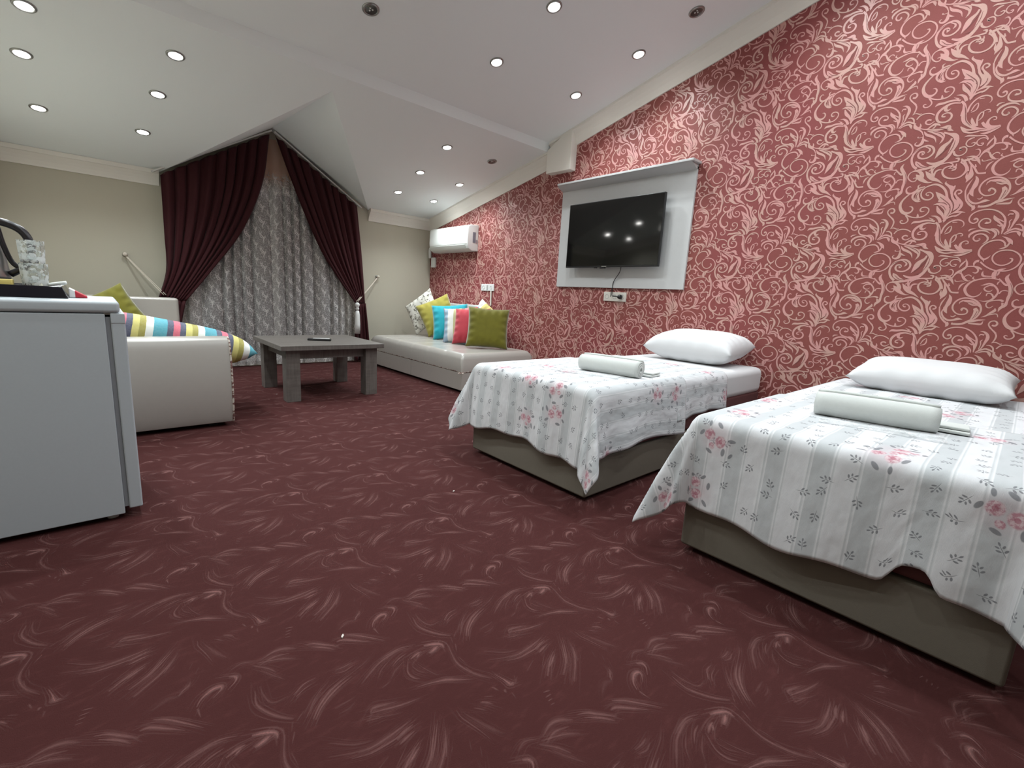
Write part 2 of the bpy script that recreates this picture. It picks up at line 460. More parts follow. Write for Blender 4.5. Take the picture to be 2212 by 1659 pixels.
WALLPAPER_STROKES = """780 2741 17 924 2785 17 1064 2796 20 1217 2759 23 1333 2710 26 1415 2621 32 1456 2515 38 1442 2422 35 1377 2324 32 1283 2278 26 1198 2289 20 1132 2347 14 1106 2422 3
1613 2943 18 1614 3010 19 1567 3081 19 1485 3118 19 1380 3116 23 1289 3085 32 1205 3032 17
1349 3100 17 1281 3034 23 1280 2967 23 1322 2936 20 1383 2956 6
1698 2922 6 1651 2938 18 1597 2907 23 1554 2821 29 1505 2758 35 1440 2714 17 1383 2723 5
1533 2807 17 1502 2858 16 1448 2883 14 1396 2858 14 1386 2829 6
1711 2755 6 1694 2707 16 1633 2698 12 1576 2712 13 1506 2702 7
1462 2673 3 1541 2617 23 1578 2543 21 1594 2454 2
1326 2842 6 1346 2790 20 1292 2748 6
1171 2994 3 1177 2918 26 1149 2858 29 1072 2846 17 979 2842 14
732 3056 3 843 3015 39 911 2929 85 941 2837 51 898 2797 34
831 2776 28 777 2724 20 711 2649 25 650 2608 31 608 2623 6
638 2917 3 681 2795 45 590 2620 50 550 2486 53 546 2356 47 566 2262 39 570 2175 31 588 2069 45 666 1991 40 694 1885 3
833 2624 14 824 2677 16 792 2705 11
756 2374 20 722 2445 17 662 2464 16 597 2449 14
1153 2594 3 1072 2616 23 984 2647 26 882 2588 25 800 2478 23 786 2389 23 824 2285 31 892 2195 26 1007 2159 14 1124 2179 3
899 2580 11 984 2592 20 1059 2537 17 1060 2482 20 996 2434 20 932 2442 14 902 2481 5
994 2307 11 986 2372 17 932 2381 17 878 2336 23 848 2266 17
640 2163 34 691 2202 28 800 2194 17 905 2163 17 959 2092 17 936 2012 17 876 1983 16 811 2041 5
643 2130 34 649 2055 11
1001 1718 3 905 1764 23 835 1845 31 763 1914 40 765 1981 6
871 1782 17 784 1817 16 702 1819 14 670 1739 9
744 1514 23 686 1497 29 648 1549 26 667 1606 22 717 1633 18 787 1607 18 812 1531 18 768 1438 18 692 1364 18 625 1293 17
792 1476 20 715 1382 19 638 1289 19 611 1212 22 628 1102 19 666 1018 10
1510 2057 3 1491 2123 18 1445 2140 18
1404 1885 29 1428 1910 32 1395 1952 26 1332 1922 23 1298 1862 20 1321 1796 19 1405 1771 18 1496 1780 18 1588 1859 21 1630 1967 24 1613 2080 24 1549 2175 24 1450 2231 23 1314 2231 23 1180 2175 26 1088 2074 29 1042 1968 26 1035 1867 26 1073 1748 26 1136 1664 29 1230 1593 35 1344 1512 35 1459 1488 36 1581 1499 36
1469 2166 12 1349 2151 41 1239 2126 52 1115 2066 12
1320 2091 15 1216 2045 23 1121 2045 20 1065 1993 12
1164 1960 41 1122 1877 64 1143 1766 47 1207 1625 12
1253 1550 12 1144 1596 35 1035 1631 29 897 1651 3
1229 1525 12 1094 1524 29 970 1523 29 937 1610 6
1763 2328 6 1718 2230 42 1734 2083 66 1778 1972 54 1771 1866 48 1717 1779 3
1804 2264 3 1879 2099 21 1907 1951 12
1909 1963 18 1887 1820 21 1843 1675 21 1741 1549 30 1637 1469 24
1818 1906 12 1838 1803 21 1780 1669 27 1666 1588 30 1557 1601 30 1463 1639 41 1363 1629 3
1687 1532 42 1664 1448 42 1696 1392 3
1521 1748 12 1572 1695 17 1635 1713 6
2051 2863 6 1920 2866 24 1829 2806 41 1777 2730 35 1718 2608 3
1958 2791 6 1872 2756 24 1808 2735 12
2016 2835 15 1931 2684 24 1830 2555 27 1746 2406 24 1652 2382 27 1573 2383 29
1913 2636 12 1881 2493 36 1877 2343 72 1943 2177 3
1957 2457 6 1953 2341 30 1935 2257 12
1824 2646 12 1801 2562 24
356 2449 9 301 2465 18 275 2426 17 295 2376 17 362 2367 17 440 2426 19 484 2515 19 460 2606 17 390 2655 18 294 2658 30 197 2590 49 162 2492 61 169 2423 55
307 2560 6 224 2466 67 123 2369 55 -3 2293 24 -106 2291 6
2874 2622 6 2777 2491 66 2676 2384 60 2564 2322 36 2428 2211 5
2743 2728 24 2742 2613 27 2680 2465 30
2684 1932 24 2720 1924 19 2755 1964 15 2733 2002 15 2668 2006 17 2602 1945 19 2593 1863 21 2653 1805 23 2748 1810 24 2835 1879 24 2870 1978 21 2857 2070 18 2796 2156 18 2691 2201 24 2583 2215 30 2464 2159 33 2354 2042 33 2298 1920 33 2267 1790 42 2195 1679 47 2139 1558 41 2133 1420 30 2182 1286 36 2233 1163 42
36 2135 12 145 2102 24 248 2032 37 279 1928 37 226 1839 37 139 1781 31 63 1785 3
125 2099 18 175 1999 37 167 1892 49 106 1813 25
353 2200 9 397 2229 17 457 2178 20 453 2093 25 405 2039 31 325 2029 31 236 2078 28 172 2153 24 35 2182 18
151 2256 5 194 2226 21 192 2155 18
361 2010 19 445 1924 25 516 1811 31 536 1692 41 496 1566 47 410 1472 50 300 1462 34 231 1516 25 223 1587 22 261 1639 17 320 1645 3
408 1460 31 296 1377 22 170 1323 19 52 1313 22 -59 1333 21 -141 1409 19 -163 1501 18 -125 1564 18 -54 1595 18 19 1579 20 38 1521 21 2 1476 21 -63 1482 9
79 1417 12 65 1332 37
358 1395 19 294 1304 20 281 1230 20 331 1173 19 410 1167 19 459 1220 18 435 1255 18 392 1239 9
2548 2008 3 2447 1892 66 2357 1789 89 2238 1672 65 2157 1560 36
2449 1742 24 2336 1718 54 2212 1624 36
2541 1635 3 2435 1659 36 2316 1600 66 2213 1474 71 2208 1335 66 2243 1222 36
2453 1603 12 2392 1457 54 2302 1355 42 2247 1245 24
2357 2270 3 2365 2214 27 2290 2136 35 2205 2057 65 2195 1942 35 2162 1801 41 2086 1667 53 2020 1535 76 2083 1438 12
2147 2128 18 2174 2030 35
2054 1890 26 2012 1897 25 1984 1938 22 2027 1989 20 2088 1985 21 2119 1910 26 2076 1814 32 1998 1714 41 1927 1605 38 1943 1493 35 2016 1409 27 2126 1327 6
2073 1745 35 2011 1636 65 2022 1546 35
2144 1329 6 2046 1377 24 1925 1389 29 1807 1355 3
2236 1128 18 2181 1228 21 2091 1278 24 1979 1291 29 1888 1374 18
2237 812 30 2201 974 24 2123 1096 21 2026 1158 24 1905 1165 21 1808 1105 16 1783 1012 13 1825 953 3
2036 1112 18 1929 1104 6
2153 795 12 2061 836 18 2032 927 18 2046 1009 9 2108 955 17 2159 830 12
2961 1125 3 2902 1181 37 2786 1184 37 2647 1208 31 2524 1198 30 2426 1167 30
2536 1329 6 2431 1308 27 2344 1230 42 2299 1121 42
2585 1286 3 2471 1218 24
2403 1141 30 2333 1054 36 2304 934 54 2302 816 73 2300 746 79
2329 1021 36 2299 843 54 2284 700 67 2234 567 61 2133 456 42 1999 356 42 1863 293 48 1711 276 47 1504 326 23
2409 1099 18 2556 1135 24 2674 1108 37 2796 1033 37 2866 929 37 2870 808 34 2819 708 31 2725 666 28 2630 673 28 2564 729 31 2549 812 28 2600 887 23 2678 905 18 2750 873 19 2752 825 22 2682 809 19
2699 1086 37 2714 1003 43 2660 963 31 2591 1006 3
1590 1134 27 1574 1172 30 1526 1155 23 1521 1090 20 1588 1049 20 1662 1086 20 1698 1168 20 1670 1283 20 1571 1366 20 1432 1400 20 1276 1386 20 1135 1317 21 1032 1208 23 976 1090 26 967 937 32 981 823 26 986 721 10
1354 1052 33 1330 1038 33 1265 1046 20 1265 1110 18 1326 1153 18 1413 1147 20 1468 1073 21 1473 995 21 1421 914 23 1303 868 24 1177 835 33 1098 753 33 1106 664 26 1150 601 7
1216 876 13 1115 857 20 1048 776 18 1041 699 7
1219 1235 3 1172 1142 46 1079 1033 26 1012 953 26 985 849 26
1152 1153 16 994 1040 16
1112 972 10 1030 928 26
945 1327 3 859 1313 26 785 1238 38 768 1137 45 800 1014 32 848 853 16 953 720 7
944 1188 10 920 1237 19 846 1231 22
855 1094 10 889 1046 16 875 956 14 895 818 10
942 719 10 850 803 23 742 847 26 618 790 26 542 760 6
758 949 10 686 950 19 619 890 22 598 788 19
929 699 7 812 763 23 708 770 26 658 717 39 635 640 5
668 1030 6 589 1049 16 501 1006 16 463 1022 13
550 873 19 492 956 20 398 993 19 297 986 19 211 949 19 155 903 16
203 778 19 257 805 25 313 784 25 325 736 23 277 684 20 206 680 19 119 748 6
587 788 13 546 660 51 457 618 38 427 679 25 447 742 6
529 622 32 439 568 25 365 490 18 333 413 13
457 618 19 327 562 16 246 559 19 176 617 28 103 650 38 20 621 28 -25 582 6
3132 564 10 2955 518 22 2812 488 37 2670 506 50 2566 513 62 2534 439 49 2440 387 3
3021 497 9 2839 415 44 2678 323 68 2635 236 37 2649 151 25 2696 79 3
317 500 6 250 398 38 129 331 38 38 254 25 -3 130 3
77 612 19 124 541 22 180 518 9
2640 3633 25 2514 3567 31 2390 3503 68 2334 3393 67 2349 3260 80 2391 3116 62 2441 2957 56 2543 2822 50 2668 2747 44 2820 2708 45 2967 2681 38 3138 2667 26
2437 3444 25 2477 3348 37 2584 3241 69 2634 3131 75 2728 2933 3
274 3124 58 226 3136 38 254 3186 26 323 3175 26 347 3099 29 309 3023 29 221 2985 26 112 2997 25 25 3071 28 2 3170 31 48 3270 32 148 3334 28 257 3324 32 379 3264 35 461 3139 32 478 2986 32 419 2820 36 320 2718 39
214 3311 13 114 3246 22 103 3184 28 145 3135 6
376 2935 13 323 2858 64 216 2770 51 67 2720 13
2897 2871 19 2777 2809 38 2658 2809 38 2550 2859 25
1417 614 33 1393 600 27 1432 562 23 1490 578 21 1524 645 21 1491 722 21 1406 751 21 1313 726 23 1239 644 24 1241 554 23 1327 466 3
1615 650 7 1617 729 30 1549 804 34 1432 843 30 1306 823 23 1206 746 5
1656 837 20 1619 887 23 1519 901 5
964 656 3 872 614 26 783 520 52 726 429 3
781 508 19 826 395 26 893 346 23 975 323 3
858 396 20 884 487 23 959 554 24 1057 565 22 1173 538 22 1280 451 23 1339 335 25 1341 204 27 1281 110 27 1217 56 30 1145 94 23 1101 158 5
1230 70 27 1206 -10 7
721 72 13 671 58 22 666 -6 22 738 -82 21 851 -113 20 967 -66 20 1043 40 20 1046 157 20 965 258 20 831 293 20 690 269 19 571 183 21 506 67 22 511 -60 22 576 -174 21 690 -250 20 838 -262 20 995 -229 20 1154 -129 21 1273 -9 23
1374 3097 3 1389 3190 27 1354 3256 37 1299 3262 40
324 426 6 314 301 25 316 188 51 377 127 38 451 142 21 475 193 18 434 229 8
312 288 25 243 236 25 168 203 3
322 351 10 392 341 11 440 355 16 428 380 16
2309 464 12 2241 390 36 2122 337 24 1939 319 18
2293 427 12 2210 317 30 2072 253 24 1929 260 24 1794 302 24
2112 655 6 2085 548 42 2005 392 36
1971 402 30 1990 567 24 1981 671 21 1932 750 18 1892 724 18 1901 620 17 1959 542 9
1914 749 12 1842 790 17 1778 775 15 1762 728 14 1804 719 14
1877 480 30 1808 384 42 1717 311 35
1661 493 15 1611 502 15 1621 560 15 1684 574 15 1752 520 27 1761 417 41 1686 333 35 1492 314 18
1863 187 6 1739 184 36 1616 226 29 1488 291 12
2184 161 3 2096 182 27 1909 142 18 1773 126 17 1712 78 17 1674 7 12
2005 3217 9 1935 3227 17 1927 3180 17 1982 3133 16 2057 3146 16 2110 3218 17 2092 3302 19 2027 3348 24 1957 3358 9
1810 3178 15 1757 3177 17 1775 3130 16 1838 3131 16 1895 3203 16 1873 3285 16 1798 3318 16 1715 3293 15 1679 3234 9
2234 3100 18 2174 3075 24 2228 3124 18 2205 3148 17 2121 3147 17 2074 3086 17 2079 3002 17 2142 2943 18 2224 2931 22 2307 2980 31 2342 3077 25
1583 3336 5 1537 3220 27 1535 3104 27 1599 3023 36 1692 2953 36 1742 2882 21 1782 2799 19 1840 2775 6
1573 3278 15 1642 3175 27 1679 3082 6
1891 3025 6 1831 3036 16 1785 2977 17 1796 2882 18 1884 2823 24 2015 2786 37 2142 2773 25
2682 2383 19 2712 2507 22 2705 2645 19 2612 2733 19 2483 2777 20 2330 2778 22 2190 2785 25
2796 2593 10 2773 2632 15 2703 2632 13
2660 2433 19 2651 2558 28 2591 2609 25 2504 2610 5
2270 2870 9 2202 2858 28 2192 2797 25
2147 2749 15 2063 2689 31 1991 2594 43 1962 2473 49
2386 2772 12 2302 2723 19 2311 2662 19 2379 2612 5
2379 2612 5 2284 2613 19 2224 2651 22 2227 2724 12
2299 2558 25 2228 2569 25 2228 2638 19 2337 2678 19 2461 2642 23 2491 2522 28 2402 2387 28 2226 2324 23 2069 2365 25 1985 2516 33 2032 2703 29 2144 2840 21"""
WALLPAPER_VEINS = """2431 1855 5 2292 1724 10 2181 1597 11 2146 1444 9 2191 1287 4
2404 1690 4 2300 1668 10 2235 1603 4
2421 1576 4 2299 1448 10 2254 1339 4
2216 1910 5 2185 1781 11 2094 1611 11 2096 1462 5
2129 1865 8 2051 1720 4
1963 1608 5 1980 1508 11 2056 1436 5
226 2017 4 250 1925 10 228 1851 4
137 2054 4 195 1942 11 157 1831 4
2382 1618 4 2301 1564 8 2239 1465 4
2200 1125 2 2135 1224 6 2028 1273 2
2318 1017 5 2264 861 8 2263 744 5
2885 454 4 2725 374 10 2631 273 4
2937 530 3 2798 524 9 2646 480 9 2551 428 2
2414 3419 4 2446 3275 10 2546 3130 10 2648 2983 4
2358 3369 4 2377 3200 10 2451 3019 4
337 2884 4 204 2757 10 49 2733 4
2638 2921 4 2514 2933 9 2431 3067 4
478 -73 3 379 14 8 244 61 4
1765 2213 5 1796 2090 10 1817 1965 5
1224 2091 6 1326 2125 6
1103 1874 8 1163 1655 5
588 2663 3 522 2482 8 526 2289 3
882 2979 8 896 2840 3
1544 1519 4 1428 1543 8 1359 1606 4
2304 984 5 2261 781 10 2222 602 10 2104 443 4
2118 314 4 1935 295 8 1759 301 4"""
CARPET_STROKES = """100 864 1747 20 974 1700 35 1068 1627 28 1064 1540 9
100 1016 1629 18 949 1605 35 856 1579 31
80 790 1679 11 704 1674 25 605 1643 12
80 747 1664 16 686 1615 16
55 658 1856 10 527 1884 20 393 1868 24 254 1836 19 99 1757 24 -55 1667 8
50 747 1837 8 601 1901 14 441 1902 17 290 1878 7
55 611 1770 7 487 1747 16 361 1685 8
35 525 1671 7 360 1596 13 254 1506 6
35 429 1816 7 247 1729 13 136 1621 6
60 587 1669 6 479 1502 9 482 1370 17 543 1289 8
35 566 1546 6 587 1417 11 645 1328 6
35 639 1535 5 671 1397 9 733 1237 10 778 1180 5
55 1133 1537 9 1070 1339 13 1052 1188 17 1090 1023 16 1157 881 22 1256 738 8
50 1227 1516 11 1165 1387 7
35 1127 1295 10 1142 1118 6
40 1098 1106 10 1124 952 6
75 449 1207 7 593 1165 12 732 1109 18 805 1072 28 912 988 20 1067 876 5
85 1322 774 7 1365 631 13 1386 530 36 1440 529 15
50 1173 636 17 1205 548 11
60 1268 519 22 1258 466 14
40 1311 424 15 1300 333 7
55 1956 1222 7 2015 1265 28 2132 1228 20 2271 1174 6
60 -148 1222 10 -23 1177 19 113 1123 18 260 1081 15 401 1047 6
40 1874 1156 10 1973 1120 14 2052 1092 7
30 1909 1206 6 2084 1076 11 2251 1005 6
60 1581 845 6 1752 780 13 1903 765 16 2042 764 12 2149 792 12 2259 796 6
70 -70 675 9 20 698 21 138 718 7
75 1968 416 12 2070 464 22 2126 494 15 2195 522 5
60 97 314 17 199 413 14 292 528 10 406 674 4
55 245 254 12 311 354 9 385 454 6
30 315 257 7 365 310 5
50 642 647 5 634 527 9 661 418 10 700 267 9 730 112 5
30 685 577 5 745 386 20 812 212 26 884 70 6
55 923 555 10 984 507 19 1031 441 6
40 818 544 7 869 485 14 915 421 7
30 1011 583 11 1103 529 11
30 490 147 8 545 260 5
30 537 18 9 592 127 5
70 1452 1518 14 1552 1634 13 1688 1732 20 1847 1805 17 2002 1850 7
50 1378 1958 13 1481 2013 10 1630 2038 5
25 1428 1624 10 1510 1760 21 1625 1840 9
45 1861 2015 9 1972 1982 15 2082 2007 9
30 -144 1883 7 83 1947 12 214 2007 7
25 1674 1429 8 1787 1429 17 1880 1466 8
30 112 1453 16 247 1491 10
70 90 2606 11 208 2515 18 363 2329 16 492 2163 6
70 -30 2530 15 54 2516 29 220 2362 18 339 2244 6
70 1714 2745 8 1823 2686 18 1918 2587 21 2066 2435 13
65 1747 2670 8 1900 2538 20 1999 2413 12
60 1201 2806 9 1365 2855 23 1492 2830 29 1618 2735 14
55 1175 2726 10 1351 2761 21 1518 2705 11
50 1148 2780 11 1385 2684 19 1557 2571 11
40 872 2857 7 1000 2892 16 1134 2824 11
50 1102 2765 10 1230 2618 17 1303 2481 12
30 1163 2636 7 1244 2478 16 1349 2303 9
60 1030 2334 8 1000 2124 18 1077 1925 18 1170 1785 21 1268 1682 15
40 1286 1628 11 1384 1716 8
30 1250 1656 11 1203 1534 8
35 1091 2377 9 1095 2195 15 1148 2039 16 1310 2030 9
60 1367 2001 14 1505 2091 12 1646 2093 7
50 1874 2064 10 1994 2054 16 2090 2065 16
70 1432 1542 11 1548 1674 18 1722 1803 18 1975 1889 6
35 1383 1607 8 1551 1816 13 1757 1961 7
30 1372 1670 11 1526 1835 7
30 1671 1523 20 1910 1540 14
90 474 2501 8 535 2596 16 654 2666 40 734 2651 42 725 2597 15 634 2520 7
80 839 2755 17 904 2706 31 882 2629 13 788 2549 7
60 477 2471 19 489 2324 5
60 340 2789 17 434 2910 7
20 84 2746 14 240 2822 35 348 2769 17
60 1617 183 10 1706 161 14
60 1590 113 9 1678 112 13
60 1575 57 9 1644 59 12
50 1561 3029 8 1622 3024 11
60 1659 865 10 1790 833 16 1978 831 22 2136 843 16 2276 857 6
60 -67 742 18 41 776 19 166 800 8
65 1841 324 19 2026 468 18 2213 575 7
60 -87 211 21 96 332 20 238 504 13 359 651 6
60 -54 58 20 197 253 18 331 402 13 423 540 6
50 354 2840 9 435 2880 18 477 2952 8
35 1461 1160 9 1664 974 16 1844 891 9
30 1405 1008 9 1619 896 15 1825 820 9
30 1883 634 9 1686 548 10
30 1885 470 10 2100 634 7"""


PX_, PZ_ = 0.555, 0.65


def stroke_ribbon(vals, sub):
    pts = [(vals[i] / 5000.0, vals[i + 1] / 5000.0, max(vals[i + 2], 2) / 5000.0) for i in range(0, len(vals), 3)]
    path = np.array(smooth_path(pts, sub))
    d = np.gradient(path[:, :2], axis=0)
    d /= np.maximum(np.linalg.norm(d, axis=1, keepdims=True), 1e-9)
    nrm = np.stack([-d[:, 1], d[:, 0]], 1)
    return path[:, :2], nrm, np.maximum(path[:, 2:3], 0.0004)


def wall_pattern(name, text, mat, lift, dlift, parent, sub=3):
    V, Fc = [], []
    rows = [[int(q) for q in l.split()] for l in text.strip().splitlines()]
    tiles = [(i, j) for i in range(-2, 12) for j in range(-1, 6)]
    base = 0
    for si, vals in enumerate(rows):
        p, nrm, w = stroke_ribbon(vals, sub)
        w = w * 0.84
        a, b = p + nrm * w, p - nrm * w
        n = len(p)
        for i, j in tiles:
            off = np.array([i * PX_, j * PZ_])
            A, B = a + off, b + off
            if A[:, 0].min() > YB or A[:, 0].max() < -0.9 or A[:, 1].max() < 0:
                continue
            ok = np.array([q[0] < YB - 0.004 and q[1] > 0.004 and q[1] < ceil_z(q[0]) - 0.02 for q in A]) & \
                np.array([q[0] < YB - 0.004 and q[1] > 0.004 and q[1] < ceil_z(q[0]) - 0.02 for q in B])
            if not ok.any():
                continue
            x = XR - lift - si * dlift
            V += [(x, q[0], q[1]) for q in A] + [(x, q[0], q[1]) for q in B]
            Fc += [(base + k, base + k + 1, base + n + k + 1, base + n + k) for k in range(n - 1) if ok[k] and ok[k + 1]]
            base += 2 * n
    return tag(mesh(name, V, Fc, mat, parent), kind='stuff')


wall_pattern('wallpaper_scrolls', WALLPAPER_STROKES, M_PATTERN, 0.0006, 0.000004, wall_right)
wall_pattern('wallpaper_veins', WALLPAPER_VEINS, M_VEIN, 0.0016, 0.000004, wall_right)

TX_, TY_ = 0.4207, 0.6055


def carpet_pattern():
    rows = [[int(q) for q in l.split()] for l in CARPET_STROKES.strip().splitlines()]
    jobs = [(r[0] / 100.0, r[1:]) for r in rows]
    # faint companion strands that fill out each sweep
    more = []
    for br, v in jobs:
        if len(v) >= 9:
            p = np.array(v, float).reshape(-1, 3)
            d = np.gradient(p[:, :2], axis=0)
            d /= np.maximum(np.linalg.norm(d, axis=1, keepdims=True), 1e-9)
            nr = np.stack([-d[:, 1], d[:, 0]], 1)
            flip = rnd.random() < 0.5
            for k in (-2, -1, 1, 2):
                f = np.linspace(0.45, 1.0, len(p))[:, None]
                f = f[::-1] if flip else f
                q = p.copy()
                q[:, :2] += nr * f * (k * rnd.uniform(26, 44)) + d * rnd.uniform(-60, 60)
                q[0, :2] -= d[0] * rnd.uniform(20, 120)
                q[-1, :2] += d[-1] * rnd.uniform(20, 120)
                q[:, 2] = np.clip(q[:, 2] * 0.55, 5, 16)
                more.append((br * rnd.uniform(0.25, 0.5) * (1.1 - 0.15 * abs(k)), list(q.reshape(-1))))
    jobs = more + jobs
    V, Fc, amt = [], [], []
    base = 0
    for si, (br, vals) in enumerate(jobs):
        p, nrm, w = stroke_ribbon(vals, 3)
        w = w * 1.15
        n = len(p)
        z = 0.0004 + si * 0.0000012
        e = np.sin(np.linspace(0.12, 0.93, n) * PI) ** 0.6
        for i in range(-2, 10):
            for j in range(-2, 11):
                off = np.array([i * TX_, j * TY_])
                q = p + off
                if q[:, 0].min() < XL + 0.01 or q[:, 0].max() > XR - 0.01 or q[:, 1].max() > YB - 0.01:
                    continue
                for s, a in ((1, 0.0), (0.0, 1.0), (-1, 0.0)):
                    V += [(t[0], t[1], z) for t in q + nrm * w * s]
                    amt += list(br * e * a)
                for k in range(n - 1):
                    Fc.append((base + k, base + n + k, base + n + k + 1, base + k + 1))
                    Fc.append((base + n + k, base + 2 * n + k, base + 2 * n + k + 1, base + n + k + 1))
                base += 3 * n
    o = mesh('carpet_swirls', V, Fc, mat_swirl(), floor)
    at = o.data.attributes.new('amount', 'FLOAT', 'POINT')
    at.data.foreach_set('value', np.array(amt, dtype=np.float32))
    tag(o, kind='stuff')


carpet_pattern()


# cornices
def cornice(name, a, b, inward, drop, depth, mat=M_CORNICE):
    """moulding from a to b along the top of a wall; inward = unit vector into the room"""
    pr = [(0.0, -drop), (0.012, -drop), (0.016, -drop + 0.015), (depth * 0.35, -drop * 0.62), (depth * 0.55, -drop * 0.42), (depth * 0.86, -0.026), (depth, -0.022), (depth, 0.015), (0, 0.015)]
    vs = []
    for p in (a, b):
        for d, h in pr:
            vs.append(Vector(p) + Vector(inward) * d + Vector((0, 0, h)))
    n = len(pr)
    fs = [(i, (i + 1) % n, n + (i + 1) % n, n + i) for i in range(n)] + [tuple(range(n))[::-1], tuple(range(n, 2 * n))]
    return tag(mesh(name, vs, fs, mat), kind='structure')


XC = XR - 0.0
cornice('trim_1', (XC, YB, Z_BACK), (XC, Y_CREASE, Z_FAR), (-1, 0, 0), 0.150, 0.085)
cornice('trim_2', (XC, Y_STEP, Z_NEAR0), (XC, Y_RIDGE, Z_RIDGE), (-1, 0, 0), 0.140, 0.085)
cornice('trim_3', (XC, Y_RIDGE, Z_RIDGE), (XC, YF, Z_FRONT), (-1, 0, 0), 0.140, 0.085)
cornice('trim_4', (XL, YB, Z_BACK), (DORM_L[0], YB, Z_BACK), (0, -1, 0), 0.125, 0.085)
cornice('trim_5', (DORM_R[0], YB, Z_BACK), (XR, YB, Z_BACK), (0, -1, 0), 0.135, 0.085)
cornice('trim_6', (XL, YB, Z_BACK), (XL, Y_CREASE, Z_FAR), (1, 0, 0), 0.12, 0.085)
cornice('trim_7', (XL, Y_STEP, Z_NEAR0), (XL, Y_RIDGE, Z_RIDGE), (1, 0, 0), 0.12, 0.085)
# boxed end of the ceiling beam above the television
_bx = XR - 0.088
tag(mesh('trim_8', [(_bx, 3.33, 2.25), (XR, 3.33, 2.25), (XR, Y_CREASE - 0.005, 2.255), (_bx, Y_CREASE - 0.005, 2.255),
                    (_bx, 3.33, ceil_z(3.33) + 0.02), (XR, 3.33, ceil_z(3.33) + 0.02), (XR, Y_CREASE - 0.005, Z_CREASE + 0.01), (_bx, Y_CREASE - 0.005, Z_CREASE + 0.01)], BOXF, M_CORNICE, bevel=0.006), kind='structure')

# window behind the lace
M_PVC = plain('white_window_plastic', (0.72, 0.72, 0.70, 1), 0.4, vary=0.02)
t_ = NT('night_glass')
t_.base(t_.mix(t_.noise(t_.coord(), 3.0), (0.012, 0.013, 0.016, 1), (0.020, 0.021, 0.024, 1)), 0.08)
M_NIGHT = t_.m
M_PEACH = plain('peach_plaster', (0.62, 0.34, 0.22, 1), 0.8, vary=0.08, scale=6)
win = thing('window_1', None, None, (1.6, YB, 0.05))
tag(win, kind='structure')
for (a, b, c, d) in ((0.80, 0.87, 0.05, 2.05), (2.33, 2.40, 0.05, 2.05), (1.565, 1.635, 0.12, 1.98)):
    box('frame_post', a, b, YB - 0.022, YB + 0.02, c, d, M_PVC, win, 0.006)
for c, d in ((0.05, 0.12), (1.98, 2.05)):
    box('frame_rail', 0.87, 2.33, YB - 0.022, YB + 0.02, c, d, M_PVC, win, 0.006)
for a, b in ((0.87, 1.565), (1.635, 2.33)):
    box('pane', a, b, YB - 0.012, YB - 0.006, 0.12, 1.98, M_NIGHT, win)
mesh('gable_board', [(1.28, YB - 0.012, 2.09), (1.92, YB - 0.012, 2.09), (1.66, YB - 0.012, 2.56), (1.55, YB - 0.012, 2.56),
                     (1.28, YB + 0.01, 2.09), (1.92, YB + 0.01, 2.09), (1.66, YB + 0.01, 2.56), (1.55, YB + 0.01, 2.56)], BOXF, M_PEACH, win)

# ------------------------------------------------------------------ shared materials
M_WHITE = plain('white_lacquer', (0.52, 0.52, 0.52, 1), 0.38, vary=0.02)
M_PLASTIC = plain('white_plastic', (0.74, 0.75, 0.74, 1), 0.35, vary=0.015)
M_BLACK = plain('black_plastic', (0.010, 0.010, 0.011, 1), 0.3, vary=0.1)
M_DARK = plain('dark_gap', (0.02, 0.02, 0.022, 1), 0.7)
M_CHROME = plain('brushed_metal', (0.34, 0.34, 0.33, 1), 0.3, metal=0.9, vary=0.04)
M_SHEET = plain('white_cotton', (0.65, 0.65, 0.66, 1), 0.85, vary=0.02, scale=14, bump=0.2)
M_TERRY = plain('white_terry', (0.62, 0.64, 0.62, 1), 0.95, vary=0.03, scale=90, bump=0.9)
M_BEDBASE = plain('beige_upholstery', (0.150, 0.130, 0.102, 1), 0.8, vary=0.05, scale=60, bump=0.5)
M_CREAM = plain('cream_leatherette', (0.40, 0.375, 0.345, 1), 0.33, vary=0.03, scale=40, bump=0.12, spec=0.7)
for _n in M_CREAM.node_tree.nodes:
    if _n.type == 'BSDF_PRINCIPLED':
        _n.inputs['Coat Weight'].default_value = 0.5
        _n.inputs['Coat Roughness'].default_value = 0.28

# ------------------------------------------------------------------ ceiling spotlights
t_ = NT('lamp_glow')
t_.put(t_.b.inputs['Emission Color'], (1.0, 0.98, 0.95, 1))
t_.b.inputs['Emission Strength'].default_value = 45.0
t_.base((0.9, 0.9, 0.9, 1), 0.3)
M_GLOW = t_.m
M_LAMPOFF = plain('unlit_reflector', (0.10, 0.10, 0.095, 1), 0.25, metal=0.6, vary=0.1)
M_LED = plain('unlit_led_dots', (0.7, 0.7, 0.68, 1), 0.3)


def ceil_normal(y):
    e = 0.01
    s = (ceil_z(y + e) - ceil_z(y - e)) / (2 * e)
    return Vector((0, s, -1)).normalized()


